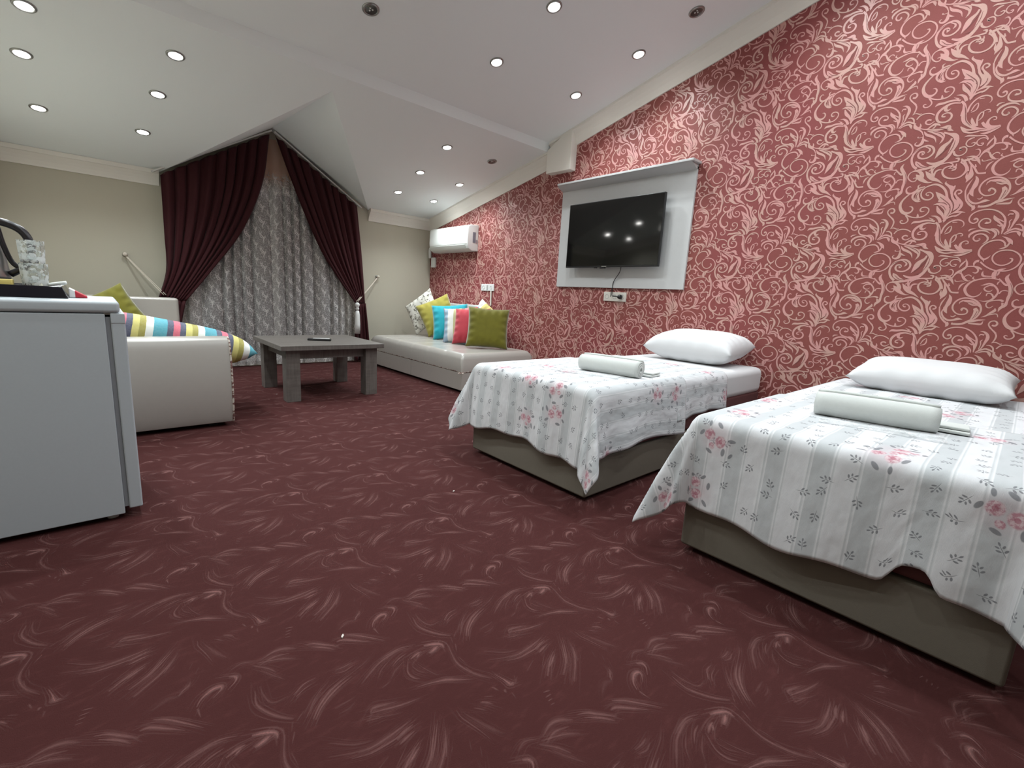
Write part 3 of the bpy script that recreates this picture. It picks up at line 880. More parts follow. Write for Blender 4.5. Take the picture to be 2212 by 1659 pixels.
def spotlight(x, y, lit, label, group):
    p = Vector((x, y, ceil_z(y)))
    nv = ceil_normal(y)
    th = thing('ceiling_spotlight', label, 'spotlight', p, group)
    lathe('trim_ring', [(0.037, 0.0), (0.037, 0.004), (0.041, 0.008), (0.048, 0.008), (0.053, 0.003), (0.054, -0.002), (0.037, -0.002)], p, M_CHROME, th, 28, nv)
    if lit:
        lathe('lamp_lens', [(0.0, 0.012), (0.018, 0.0105), (0.031, 0.006), (0.038, 0.0)], p, M_GLOW, th, 24, nv)
        ld = bpy.data.lights.new('lamp_light', 'SPOT')
        ld.energy = LAMP_POWER
        ld.color = LAMP_COLOR
        ld.spot_size = math.radians(142)
        ld.spot_blend = 1.0
        ld.shadow_soft_size = 0.028
        lo = bpy.data.objects.new('lamp_light', ld)
        COL.objects.link(lo)
        lo.parent = th
        lo.location = nv * 0.026
        lo.rotation_euler = nv.to_track_quat('-Z', 'Y').to_euler()
    else:
        lathe('reflector', [(0.0, 0.001), (0.015, 0.0012), (0.031, 0.003), (0.038, 0.0055)], p, M_LAMPOFF, th, 24, nv)
        a = nv.orthogonal().normalized()
        b = nv.cross(a)
        for k in range(3):
            c = p + (a * math.cos(k * 2.094) + b * math.sin(k * 2.094)) * 0.011
            lathe('led_dot', [(0.0, 0.006), (0.005, 0.0045), (0.006, 0.001)], c, M_LED, th, 10, nv)
    return th


G1, G2, G3 = 'spotlights left of the dormer', 'spotlights right of the dormer', 'spotlights above the beds'
for x, y, lit, lab, g in (
    (-0.170, 4.030, 1, 'lit ceiling spotlight cut by the top left corner of the picture', G1),
    (-0.229, 4.531, 1, 'lit ceiling spotlight at the far left, middle one of its row', G1),
    (-0.210, 5.220, 1, 'lit ceiling spotlight at the far left, closest to the beige wall', G1),
    (0.517, 4.045, 1, 'lit ceiling spotlight left of the dormer, closest to the ceiling beam', G1),
    (0.460, 4.583, 1, 'lit ceiling spotlight left of the dormer, between the other two of its row', G1),
    (0.404, 5.238, 1, 'lit ceiling spotlight just above the left curtain', G1),
    (2.705, 4.133, 1, 'lit ceiling spotlight right of the dormer, highest of its row', G2),
    (2.767, 4.745, 1, 'lit ceiling spotlight right of the dormer, middle one of its row', G2),
    (2.815, 5.338, 1, 'lit ceiling spotlight nearest the right curtain', G2),
    (3.329, 4.797, 1, 'lit ceiling spotlight between the unlit one and the air conditioner', G2),
    (3.340, 5.379, 1, 'lit ceiling spotlight right above the air conditioner', G2),
    (3.279, 4.136, 0, 'small unlit ceiling spotlight near the boxed beam end', G2),
    (1.437, 3.106, 0, 'unlit ceiling spotlight with grey ring near the top centre', G3),
    (2.402, 2.447, 1, 'lit ceiling spotlight cut by the top edge between the two unlit ones', G3),
    (3.276, 1.923, 0, 'unlit ceiling spotlight nearest the red wall at the top', G3),
    (2.413, 3.040, 1, 'largest lit ceiling spotlight in the middle of the ceiling', G3),
    (3.294, 2.387, 1, 'lit ceiling spotlight above the right end of the television panel', G3),
    (3.263, 2.983, 1, 'lit ceiling spotlight above the left end of the television panel', G3),
):
    spotlight(x, y, lit, lab, g)
ADDED_SPOTS = ((-0.2, 2.95), (0.45, 2.95), (0.45, 2.3), (-0.2, 2.0), (2.35, 1.7), (0.45, 1.2), (2.35, 1.05), (3.2, 1.2), (3.2, 0.4), (0.45, -0.6), (2.3, -1.2), (2.35, 0.3), (3.2, -0.4), (-0.2, 1.0), (1.4, 0.3))  # unseen spotlights carrying on the ceiling grid, some added to brighten the near half
for x, y in ADDED_SPOTS:
    spotlight(x, y, 1, 'lit ceiling spotlight added out of view to light the near half', 'added spotlights out of view')

# ------------------------------------------------------------------ curtains, lace
def mat_curtain():
    t = NT('maroon_curtain')
    co = t.coord()
    f = t.noise(co, 220, 2.0, 0.7)
    t.base(t.mix(f, (0.028, 0.0030, 0.0050, 1), (0.048, 0.0052, 0.0085, 1)), 0.75, spec=0.25)
    t.b.inputs['Sheen Weight'].default_value = 0.06
    t.bump(f, 0.2, 0.001)
    return t.m


def mat_lace():
    t = NT('white_lace')
    uv = t.coord('UV')
    x, y, _ = t.xyz(uv)
    # crescents in staggered columns over a fine net
    cx, cy = 0.130, 0.165
    colm = t.math('FLOOR', t.math('DIVIDE', x, cx))
    yo = t.math('ADD', y, t.math('MULTIPLY', t.math('MODULO', colm, 2.0), cy * 0.5))
    px = t.math('MULTIPLY', t.math('SUBTRACT', t.math('FRACT', t.math('DIVIDE', x, cx)), 0.5), cx)
    py = t.math('MULTIPLY', t.math('SUBTRACT', t.math('FRACT', t.math('DIVIDE', yo, cy)), 0.5), cy)

    def ring(ox, oy, r, w, keep):
        qx, qy = t.math('SUBTRACT', px, ox), t.math('SUBTRACT', py, oy)
        d = t.vmath('LENGTH', t.vec(qx, qy, 0.0))
        a = t.math('SUBTRACT', 1.0, t.step(t.math('ABSOLUTE', t.math('SUBTRACT', d, r)), w * 0.5, w * 1.3))
        return t.math('MULTIPLY', a, t.step(t.math('ADD', t.math('MULTIPLY', qx, keep[0]), t.math('MULTIPLY', qy, keep[1])), -0.008, 0.012))

    arcs = ring(0.012, 0.030, 0.050, 0.0034, (-0.5, -0.8))
    for a in (ring(0.018, 0.022, 0.030, 0.003, (-0.3, -0.9)), ring(-0.020, -0.030, 0.042, 0.003, (0.8, 0.4)), ring(-0.03, 0.045, 0.020, 0.003, (0.3, -0.8)), ring(0.035, -0.05, 0.024, 0.003, (-0.8, 0.3))):
        arcs = t.math('MAXIMUM', arcs, a)
    nz = t.noise(t.vec(x, y, 0.0), 60, 3.0, 0.65)
    blob = t.step(nz, 0.48, 0.60)
    lace = t.math('MAXIMUM', arcs, t.math('MULTIPLY', blob, 0.50))
    # the plain head of the lace has no print
    lace = t.math('MULTIPLY', lace, t.math('SUBTRACT', 1.0, t.step(y, 2.08, 2.26)))
    alpha = t.math('SUBTRACT', t.math('ADD', 0.50, t.math('MULTIPLY', lace, 0.44)), t.math('MULTIPLY', t.step(y, 2.05, 2.25), 0.30), clamp=True)
    col = t.mix(lace, (0.46, 0.44, 0.435, 1), (0.74, 0.72, 0.71, 1))
    t.base(col, 0.9)
    t.put(t.b.inputs['Alpha'], alpha)
    return t.m


M_CURTAIN, M_LACE = mat_curtain(), mat_lace()
M_RAIL = plain('grey_curtain_rail', (0.62, 0.61, 0.59, 1), 0.5)
M_CORD = plain('cream_cord', (0.62, 0.56, 0.48, 1), 0.8, vary=0.1, scale=200)


def curve_at(pts, t):
    """t in 0..1 along polyline of (x, z)"""
    d = [0.0]
    for a, b in zip(pts, pts[1:]):
        d.append(d[-1] + math.hypot(b[0] - a[0], b[1] - a[1]))
    s = t * d[-1]
    for i in range(len(pts) - 1):
        if s <= d[i + 1] or i == len(pts) - 2:
            k = (s - d[i]) / (d[i + 1] - d[i])
            return (pts[i][0] + (pts[i + 1][0] - pts[i][0]) * k, pts[i][1] + (pts[i + 1][1] - pts[i][1]) * k)


def curtain_panel(name, left, right, parent, yc, folds, amp, amp_end, nu=90, nv=48):
    L = [p for p in smooth_path([(a, b, 0) for a, b in left], 6)]
    R_ = [p for p in smooth_path([(a, b, 0) for a, b in right], 6)]
    L = [(p[0], p[1]) for p in L]
    R_ = [(p[0], p[1]) for p in R_]
    vs = []
    for i in range(nu):
        s = i / (nu - 1)
        for j in range(nv):
            t = j / (nv - 1)
            a, b = curve_at(L, t), curve_at(R_, t)
            x = a[0] + (b[0] - a[0]) * s
            z = a[1] + (b[1] - a[1]) * s
            am = amp + (amp_end - amp) * t
            ph = folds * 2 * PI * (s + 0.02 * math.sin(9 * s))
            y = yc + am * (math.sin(ph) + 0.35 * math.sin(2.3 * ph + 1.0))
            x += am * 0.25 * math.cos(ph)
            vs.append((x, y, z))
    o = mesh(name, vs, grid_faces(nu, nv), M_CURTAIN, parent, smooth=True)
    md = o.modifiers.new('thick', 'SOLIDIFY')
    md.thickness = 0.004
    return o


YC = 5.895
cl = thing('curtain', 'maroon curtain on the left of the lace, swept aside and tied', 'curtain', (0.9, YC, 0.0), 'maroon window curtains')
curtain_panel('drape', [(0.556, 1.944), (0.552, 1.4), (0.545, 1.05), (0.47, 0.77)],
              [(1.555, 2.57), (1.46, 2.03), (1.24, 1.506), (0.914, 1.036), (0.69, 0.735)], cl, YC, 9, 0.026, 0.018)
curtain_panel('lower_drape', [(0.47, 0.77), (0.46, 0.4), (0.45, 0.03)], [(0.69, 0.735), (0.62, 0.4), (0.62, 0.03)], cl, YC, 6, 0.018, 0.026, 60, 14)
cr = thing('curtain', 'maroon curtain on the right of the lace with white tassel tieback', 'curtain', (2.4, YC, 0.0), 'maroon window curtains')
curtain_panel('drape', [(1.612, 2.57), (1.714, 2.275), (1.878, 1.852), (2.081, 1.401), (2.303, 1.057), (2.515, 0.775)],
              [(2.535, 1.985), (2.600, 1.344), (2.640, 0.78)], cr, YC, 8, 0.024, 0.010)
curtain_panel('lower_drape', [(2.515, 0.775), (2.50, 0.4), (2.49, 0.02)], [(2.652, 0.78), (2.69, 0.4), (2.72, 0.02)], cr, YC, 4, 0.012, 0.024, 50, 14)
# rails follow the gable
for nm, a, b, lab in (('curtain_rail', (0.50, YC + 0.01, 1.955), (1.585, YC + 0.01, 2.605), 'thin grey curtain rail sloping above the left maroon curtain'),
                      ('curtain_rail', (1.605, YC + 0.01, 2.600), (2.60, YC + 0.01, 1.965), 'thin grey curtain rail sloping above the right maroon curtain')):
    a, b = Vector(a), Vector(b)
    d = (b - a).normalized()
    up = Vector((0, -1, 0)).cross(d).normalized()
    if up.z < 0:
        up = -up
    vs = []
    for p in (a, b):
        for sy, su in ((-0.022, 0), (0.022, 0), (0.022, 0.016), (-0.022, 0.016)):
            vs.append(p + Vector((0, sy, 0)) + up * su)
    o = mesh(nm, vs, [(0, 1, 2, 3), (7, 6, 5, 4), (0, 4, 5, 1), (1, 5, 6, 2), (2, 6, 7, 3), (3, 7, 4, 0)], M_RAIL, origin=a, bevel=0.004)
    fix_normals(o)
    tag(o, lab, 'curtain rail', 'curtain rails of the gable window')

# lace
nu, nv = 340, 70
lv, luv = [], []
YLACE = 5.972
for i in range(nu):
    s = i / (nu - 1)
    x0 = 0.60 + 1.96 * s
    for j in range(nv):
        t = j / (nv - 1)
        ztop = (1.93 + (x0 - 0.50) * 0.62) if x0 < 1.59 else (2.60 - (x0 - 1.59) * 0.72)
        z = 0.02 + (ztop - 0.04 - 0.02) * (1 - t)
        ph = 2 * PI * (s * 15 + 0.35 * math.sin(s * 21))
        am = 0.026 + 0.010 * hash2(math.floor(s * 15))
        y = YLACE - am * (2 * abs(math.sin(ph / 2)) ** 0.6 - 1)
        lv.append((x0 + 0.012 * math.cos(ph), y, z))
        luv.append((s * 3.4, z))
lace = mesh('lace_curtain', lv, grid_faces(nu, nv), M_LACE, smooth=True, origin=(1.5, YLACE, 0.02), uvs=luv)
tag(lace, 'white patterned lace curtain hanging between the two maroon curtains', 'lace curtain')

# tiebacks
for nm, hook, tie, lab in (('curtain_tieback', (0.244, YB - 0.03, 1.165), (0.52, YC - 0.03, 0.79), 'cream cord tieback from wall hook to the left curtain'),
                           ('curtain_tieback', (2.885, YB - 0.03, 1.140), (2.52, YC - 0.04, 0.80), 'cream cord tieback with long tassel at the right curtain')):
    th = thing(nm, lab, 'tieback', hook, 'cord tiebacks')
    hx, hy, hz = hook
    lathe('hook_plate', [(0, 0.0), (0.022, 0.0), (0.022, 0.006), (0.012, 0.010), (0, 0.010)], (hx, YB, hz), M_CHROME, th, 18, (0, -1, 0))
    lathe('hook_knob', [(0, 0.0), (0.012, 0.0), (0.016, 0.02), (0.020, 0.034), (0.014, 0.045), (0, 0.048)], (hx, YB - 0.008, hz), M_CORD, th, 18, (0, -1, 0))
    for k in (-1, 1):
        tube('cord', [(hx + 0.004 * k, hy, hz - 0.008), ((hx + tie[0]) / 2 + 0.006 * k, (hy + tie[1]) / 2, (hz + tie[2]) / 2 - 0.01), (tie[0] + 0.01 * k, tie[1], tie[2])], 0.0042, M_CORD, th, 8)
    if tie[0] > 1:
        lathe('tassel_knot', [(0, 0.0), (0.018, 0.006), (0.024, 0.025), (0.016, 0.045), (0.026, 0.06), (0.03, 0.08), (0.02, 0.10), (0, 0.105)], (tie[0] - 0.012, tie[1] - 0.035, tie[2] - 0.115), M_PLASTIC, th, 18)
        lathe('tassel_skirt', [(0, 0.0), (0.036, 0.0), (0.035, 0.12), (0.030, 0.24), (0.022, 0.29), (0, 0.30)], (tie[0] - 0.012, tie[1] - 0.035, tie[2] - 0.41), M_PLASTIC, th, 18)

# ------------------------------------------------------------------ television wall
th = thing('tv_panel', 'white back panel with shelf lip behind the television on the red wall', 'wall panel', (XR, 2.75, 1.11))
box('back_board', XR - 0.022, XR - 0.001, 2.005, 3.460, 1.103, 2.08, M_WHITE, th, 0.002)
mesh('cornice_strip', [(XR - 0.022, 2.005, 2.055), (XR - 0.001, 2.005, 2.055), (XR - 0.001, 3.460, 2.055), (XR - 0.022, 3.460, 2.055),
                       (XR - 0.115, 2.005, 2.098), (XR - 0.001, 2.005, 2.098), (XR - 0.001, 3.460, 2.098), (XR - 0.115, 3.460, 2.098)], BOXF, M_WHITE, th, bevel=0.002)
box('shelf', XR - 0.135, XR - 0.001, 1.985, 3.44, 2.098, 2.116, M_WHITE, th, 0.002)
t_ = NT('tv_screen')
t_.base(t_.mix(t_.noise(t_.coord(), 2.0), (0.0045, 0.0045, 0.0045, 1), (0.007, 0.007, 0.0065, 1)), 0.06, spec=0.5)
M_SCREEN = t_.m
tv = thing('television', 'large black flat television switched off on the white panel', 'television', (XR - 0.08, 2.78, 1.31))
tx = XR - 0.105
ty0, ty1, tz0, tz1 = 2.217, 3.272, 1.290, 1.898
box('housing', tx, tx + 0.030, ty0, ty1, tz0, tz1, M_BLACK, tv, 0.004)
box('screen', tx - 0.0015, tx + 0.004, ty0 + 0.008, ty1 - 0.008, tz0 + 0.016, tz1 - 0.008, M_SCREEN, tv)
box('rear_cover', tx + 0.030, tx + 0.058, ty0 + 0.18, ty1 - 0.18, tz0 + 0.10, tz1 - 0.12, M_BLACK, tv, 0.008)
box('wall_mount', tx + 0.058, XR - 0.0225, 2.6, 3.0, 1.5, 1.75, M_DARK, tv)
box('logo_bar', tx - 0.003, tx + 0.01, 2.76, 2.815, tz0 + 0.002, tz0 + 0.012, M_CHROME, tv, 0.001)
box('sensor', tx + 0.002, tx + 0.02, 2.78, 2.84, tz0 - 0.012, tz0 + 0.002, M_BLACK, tv, 0.003)
box('sensor', tx + 0.002, tx + 0.02, 2.88, 2.91, tz0 - 0.008, tz0 + 0.002, M_BLACK, tv, 0.003)
tube('power_cord', [(tx + 0.04, 2.62, 1.33), (tx + 0.055, 2.64, 1.25), (XR - 0.03, 2.715, 1.16), (XR - 0.022, 2.725, 1.09), (XR - 0.03, 2.720, 1.045), (XR - 0.045, 2.705, 1.028), (XR - 0.05, 2.69, 1.026)], 0.0035, M_BLACK, tv)


def socket_face(parent, y, z, x, plug=False):
    lathe('socket_well', [(0.0, -0.004), (0.016, -0.004), (0.019, 0.0015), (0.021, 0.0025), (0.022, 0.001)], (x, y, z), M_GREYP, parent, 20, (-1, 0, 0))


M_GREYP = plain('grey_socket_plastic', (0.42, 0.42, 0.41, 1), 0.45)
M_IVORY = plain('ivory_plastic', (0.70, 0.66, 0.60, 1), 0.4, vary=0.02)
so = thing('wall_socket', 'ivory triple socket with black plug under the television panel', 'socket', (XR, 2.70, 0.97))
cp = box('cover_plate', XR - 0.012, XR, 2.572, 2.830, 0.978, 1.065, M_IVORY, so, 0.004)
for y in (2.79, 2.70, 2.612):
    socket_face(cp, y, 1.021, XR - 0.012)
pl = thing('power_plug', 'round black plug in the triple socket under the television', 'plug', (XR - 0.014, 2.64, 1.02))
lathe('plug_body', [(0, 0.0), (0.020, 0.0), (0.021, 0.02), (0.016, 0.036), (0, 0.038)], (XR - 0.0145, 2.628, 1.022), M_BLACK, pl, 20, (-1, 0, 0))
tube('strain_relief', [(XR - 0.045, 2.635, 1.024), (XR - 0.052, 2.66, 1.026), (XR - 0.05, 2.69, 1.026)], 0.006, M_BLACK, pl, 8)
c2 = tube('aerial_cord', [(XR - 0.02, 2.735, 1.10), (XR - 0.02, 2.74, 1.06), (XR - 0.03, 2.735, 1.02)], 0.003, M_DARK)
tag(c2, 'short dark aerial cord hanging into the middle of the triple socket', 'cord')

so = thing('wall_socket', 'white double socket on the red wall above the radiator', 'socket', (XR, 4.66, 1.02))
cp = box('cover_plate', XR - 0.012, XR, 4.530, 4.786, 1.028, 1.112, M_PLASTIC, so, 0.004)
for y in (4.735, 4.585):
    socket_face(cp, y, 1.07, XR - 0.012)
box('divider', XR - 0.0135, XR - 0.011, 4.645, 4.672, 1.04, 1.10, M_GREYP, cp)
cdt = box('cable_conduit', XR - 0.014, XR, 4.572, 4.592, 0.845, 1.028, M_IVORY, bevel=0.002, origin=(XR, 4.58, 0.845))
tag(cdt, 'narrow pink white cable conduit below the double socket', 'conduit')
so = box('junction_box', XR - 0.03, XR, 5.88, 5.98, 1.33, 1.47, M_PLASTIC, bevel=0.006, origin=(XR, 5.93, 1.33))
tag(so, 'small white junction box in the corner under the air conditioner', 'junction box')

# radiator
ra = thing('radiator', 'white panel radiator on the red wall behind the cushions', 'radiator', (XR, 5.08, 0.25))
box('front_panel', XR - 0.105, XR - 0.090, 4.60, 5.57, 0.30, 0.815, M_PLASTIC, ra, 0.005)
box('rear_panel', XR - 0.045, XR - 0.030, 4.60, 5.57, 0.30, 0.815, M_PLASTIC, ra, 0.005)
box('side_cover', XR - 0.105, XR - 0.03, 4.592, 4.60, 0.31, 0.835, M_PLASTIC, ra)
box('side_cover', XR - 0.105, XR - 0.03, 5.57, 5.578, 0.31, 0.835, M_PLASTIC, ra)
for k in range(28):
    y = 4.62 + k * 0.0338
    box('grille_bar', XR - 0.088, XR - 0.046, y, y + 0.018, 0.822, 0.834, M_PLASTIC, ra)
for a, b in ((XR - 0.105, XR - 0.088), (XR - 0.046, XR - 0.028)):
    box('grille_rail', a, b, 4.60, 5.57, 0.815, 0.840, M_PLASTIC, ra, 0.003)
for y in (4.75, 5.42):
    box('bracket', XR - 0.030, XR, y, y + 0.04, 0.4, 0.75, M_PLASTIC, ra)
vl = thing('radiator_valve', 'brown and cream radiator valve at the end of the radiator', 'valve', (XR - 0.06, 4.55, 0.74))
M_BROWNP = plain('brown_plastic', (0.22, 0.14, 0.10, 1), 0.5)
lathe('valve_head', [(0, 0), (0.022, 0.0), (0.026, 0.02), (0.024, 0.055), (0.016, 0.065), (0, 0.066)], (XR - 0.07, 4.555, 0.765), M_BROWNP, vl, 18, (-0.2, -0.3, 1))
tube('valve_pipe', [(XR - 0.07, 4.60, 0.75), (XR - 0.07, 4.555, 0.75), (XR - 0.04, 4.55, 0.74), (XR - 0.002, 4.55, 0.735)], 0.010, M_CHROME, vl, 10)

# air conditioner
M_AC = plain('ac_plastic', (0.74, 0.76, 0.74, 1), 0.28, vary=0.01)
ac = thing('air_conditioner', 'white split air conditioner high in the right corner', 'air conditioner', (XR, 5.36, 1.52))
ya, yb = 4.90, 5.80
pr = [(0.0, 1.520), (0.10, 1.518), (0.150, 1.545), (0.170, 1.585), (0.174, 1.64), (0.168, 1.79), (0.155, 1.822), (0.12, 1.838), (0.0, 1.842)]


def yprism(name, prof_, y0, y1, mat, parent, bevel=0.0):
    n = len(prof_)
    vs = [(XR - d, y0, z) for d, z in prof_] + [(XR - d, y1, z) for d, z in prof_]
    fs = [tuple(range(n)), tuple(range(n, 2 * n))[::-1]] + [(i, n + i, n + (i + 1) % n, (i + 1) % n) for i in range(n)]
    o = mesh(name, vs, fs, mat, parent, bevel=bevel)
    fix_normals(o)
    return o


yprism('body', pr, ya, yb, M_AC, ac, 0.008)
yprism('front_panel', [(0.150, 1.60), (0.176, 1.60), (0.181, 1.64), (0.175, 1.795), (0.160, 1.825), (0.15, 1.82)], ya + 0.012, yb - 0.012, M_AC, ac, 0.004)
yprism('louver', [(0.128, 1.536), (0.160, 1.556), (0.177, 1.592), (0.170, 1.595), (0.152, 1.562), (0.126, 1.542)], ya + 0.05, yb - 0.05, M_AC, ac, 0.002)
box('rating_label', XR - 0.090, XR - 0.045, ya - 0.0012, ya + 0.001, 1.62, 1.75, plain('dark_label', (0.20, 0.20, 0.24, 1), 0.5, vary=0.4, scale=160), ac)
box('rating_label', XR - 0.040, XR - 0.015, ya - 0.0012, ya + 0.001, 1.61, 1.66, plain('yellow_label', (0.30, 0.25, 0.28, 1), 0.5, vary=0.4, scale=160), ac)
pp = tube('refrigerant_pipe', [(XR - 0.05, 5.80, 1.60), (XR - 0.05, 5.92, 1.595), (XR - 0.045, 5.985, 1.58), (XR - 0.04, 5.99, 1.46)], 0.022, M_PLASTIC)
tag(pp, 'white wrapped pipe between the air conditioner and the corner', 'pipe')

# ------------------------------------------------------------------ day bed (cream bench)
def cream_block(name, x0, x1, y0, y1, z0, z1, parent, r, seg=4, mat=None):
    return box(name, x0, x1, y0, y1, z0, z1, mat or M_CREAM, parent, r, seg)


def mat_piping():
    t = NT('flowered_piping')
    co = t.coord()
    nz = t.noise(co, 45, 2.0)
    t.base(t.ramp(nz, [(0.0, (0.10, 0.04, 0.035, 1)), (0.45, (0.16, 0.07, 0.06, 1)), (0.52, (0.55, 0.50, 0.44, 1)), (1.0, (0.62, 0.56, 0.5, 1))]), 0.7)
    return t.m


M_PIPING = mat_piping()
bx0, bx1, by0, by1 = 2.615, 3.56, 3.62, 5.62
db = thing('day_bed', 'cream leatherette day bed with loose cushions along the red wall', 'day bed', (3.05, 4.6, 0.0))
for k in range(2):
    yy = by0 + k * (by1 - by0) / 2
    cream_block('base_panel', bx0, bx1, yy + 0.002, yy + (by1 - by0) / 2 - 0.002, 0.025, 0.205, db, 0.008, 2)
# tufted seat
nu, nv = 60, 110
vs = []
for i in range(nu):
    a = i / (nu - 1)
    for j in range(nv):
        b = j / (nv - 1)
        x = bx0 - 0.008 + (bx1 - bx0 + 0.008) * a
        y = by0 + (by1 - by0) * b
        e = min(a * (bx1 - bx0), (1 - a) * (bx1 - bx0), b * (by1 - by0), (1 - b) * (by1 - by0))
        h = 0.392 - 0.055 * max(0, 1 - e / 0.06) ** 2.2
        for q in (1 / 6, 2 / 6, 3 / 6, 4 / 6, 5 / 6):
            h -= 0.006 * math.exp(-((b - q) * (by1 - by0) / 0.022) ** 2)
        vs.append((x, y, h))
top_n = len(vs)
fs = grid_faces(nu, nv)
rim = [i * nv for i in range(nu)] + [(nu - 1) * nv + j for j in range(1, nv)] + [i * nv + nv - 1 for i in range(nu - 2, -1, -1)] + [j for j in range(nv - 2, 0, -1)]
for k in rim:
    vs.append((vs[k][0], vs[k][1], 0.216))
m_ = len(rim)
fs += [(rim[k], rim[(k + 1) % m_], top_n + (k + 1) % m_, top_n + k) for k in range(m_)]
sc_ = o = mesh('seat_cushion', vs, fs, M_CREAM, db, smooth=True)
fix_normals(o)
tube('piping', [(bx1, by1 - 0.004, 0.211), (bx0 + 0.01, by1 - 0.004, 0.211), (bx0 - 0.001, by1 - 0.02, 0.211), (bx0 - 0.001, 4.6, 0.211), (bx0 - 0.001, by0 + 0.02, 0.211), (bx0 + 0.01, by0 + 0.004, 0.211), (bx1, by0 + 0.004, 0.211)], 0.005, M_PIPING, sc_, 8, sub=12)
for x in (bx0 + 0.1, bx1 - 0.1):
    for y in (by0 + 0.1, by1 - 0.1):
        box('foot', x - 0.025, x + 0.025, y - 0.025, y + 0.025, 0.0, 0.026, M_DARK, db)


# ------------------------------------------------------------------ cushions
def cushion_mesh(name, a, b, th_, mat, n=30, pinch=0.07, wr=0.006, seed=0.0, sag=0.0):
    """square-ish scatter cushion, local x/z in the plane, y through the thickness"""
    vs, idx = [], {}
    for side_ in (1, -1):
        for i in range(n + 1):
            for j in range(n + 1):
                u, v = -1 + 2 * i / n, -1 + 2 * j / n
                if side_ == -1 and (i in (0, n) or j in (0, n)):
                    idx[(side_, i, j)] = idx[(1, i, j)]
                    continue
                x = a * u * (1 - pinch * (1 - v * v))
                z = b * v * (1 - pinch * (1 - u * u))
                pf = max(0.0, (1 - u ** 4) * (1 - v ** 4)) ** 0.55
                edge = max(abs(u), abs(v))
                w = wr * math.exp(-((edge - 0.82) / 0.14) ** 2) * math.sin(17 * (u if abs(v) > abs(u) else v) + seed * 3 + side_)
                y = side_ * (th_ * pf + w)
                z -= sag * (x / a) ** 2 if sag else 0
                idx[(side_, i, j)] = len(vs)
                vs.append((x, y, z))
    fs = []
    for side_ in (1, -1):
        for i in range(n):
            for j in range(n):
                q = [idx[(side_, i, j)], idx[(side_, i + 1, j)], idx[(side_, i + 1, j + 1)], idx[(side_, i, j + 1)]]
                fs.append(q if side_ == -1 else q[::-1])
    me = bpy.data.meshes.new(name)
    me.from_pydata(vs, [], fs)
    me.update()
    me.polygons.foreach_set('use_smooth', [True] * len(me.polygons))
    me.materials.append(mat)
    o = bpy.data.objects.new(name, me)
    COL.objects.link(o)
    return o


def velvet(name, c1, c2, sheen=0.4):
    t = NT(name)
    co = t.coord()
    f = t.noise(co, 14, 3.0)
    g = t.noise(co, 300, 2.0)
    t.base(t.mix(f, c1, c2), 0.8, spec=0.2)
    t.b.inputs['Sheen Weight'].default_value = sheen
    t.bump(g, 0.25, 0.001)
    return t.m


M_OLIVE = velvet('olive_velvet', (0.105, 0.095, 0.006, 1), (0.165, 0.150, 0.012, 1))
M_MUSTARD = velvet('mustard_cloth', (0.32, 0.28, 0.045, 1), (0.43, 0.37, 0.070, 1))
M_TURQ = velvet('turquoise_cloth', (0.012, 0.30, 0.38, 1), (0.02, 0.42, 0.50, 1))
M_RED = velvet('red_cloth', (0.42, 0.035, 0.055, 1), (0.54, 0.055, 0.075, 1))


def stripes(name, seq, axis, period, shift=0.0):
    t = NT(name)
    co = t.coord()
    x = t.xyz(co)[axis]
    wob = t.math('MULTIPLY', t.noise(co, 30, 2.0), 0.004)
    f = t.math('FRACT', t.math('DIVIDE', t.math('ADD', t.math('ADD', x, wob), shift), period))
    tot = sum(w for w, _ in seq)
    acc, st = 0.0, []
    for w, c in seq:
        st.append((acc / tot, c))
        acc += w
    c = t.ramp(f, st, 'CONSTANT')
    g = t.noise(co, 90, 2.0)
    c = t.mix(t.math('MULTIPLY', g, 0.35), c, t.mix(0.5, c, (0.75, 0.75, 0.72, 1)))
    t.base(c, 0.85)
    return t.m


YEL, OLV, WHT, TEA, NAV, PNK, GRN = (0.62, 0.56, 0.16, 1), (0.34, 0.30, 0.04, 1), (0.76, 0.78, 0.74, 1), (0.05, 0.33, 0.42, 1), (0.045, 0.05, 0.11, 1), (0.62, 0.10, 0.16, 1), (0.10, 0.12, 0.10, 1)
M_STRIPE = stripes('multicolour_stripes', [(15, YEL), (14, OLV), (17, WHT), (31, TEA), (14, NAV), (16, PNK), (14, NAV)], 0, 0.28, 0.21)
M_STRIPE2 = stripes('pastel_stripes', [(18, (0.30, 0.42, 0.55, 1)), (20, WHT), (10, (0.48, 0.46, 0.22, 1)), (16, YEL), (12, (0.20, 0.10, 0.06, 1)), (12, (0.66, 0.22, 0.24, 1)), (30, (0.5, 0.05, 0.07, 1))], 0, 0.42, 0.21)


def mat_grey_floral():
    t = NT('grey_flower_print')
    co = t.coord()
    a = t.noise(co, 26, 3.0, 0.6)
    b = t.noise(co, 60, 2.0)
    f = t.math('MULTIPLY', t.step(a, 0.53, 0.58), t.step(b, 0.36, 0.5))
    t.base(t.mix(f, (0.72, 0.70, 0.64, 1), (0.17, 0.16, 0.13, 1)), 0.85)
    return t.m


M_GFLOR = mat_grey_floral()


def place(o, centre, facing, lean, spin=0.0, label='', cat='cushion', group=None):
    """facing: heading of the cushion's face in degrees about z (0 = faces -y), lean back in degrees, spin in its plane"""
    m = Matrix.Translation(Vector(centre)) @ Matrix.Rotation(math.radians(facing), 4, 'Z') @ Matrix.Rotation(math.radians(-lean), 4, 'X') @ Matrix.Rotation(math.radians(spin), 4, 'Y')
    o.matrix_world = m
    return tag(o, label, cat, group)


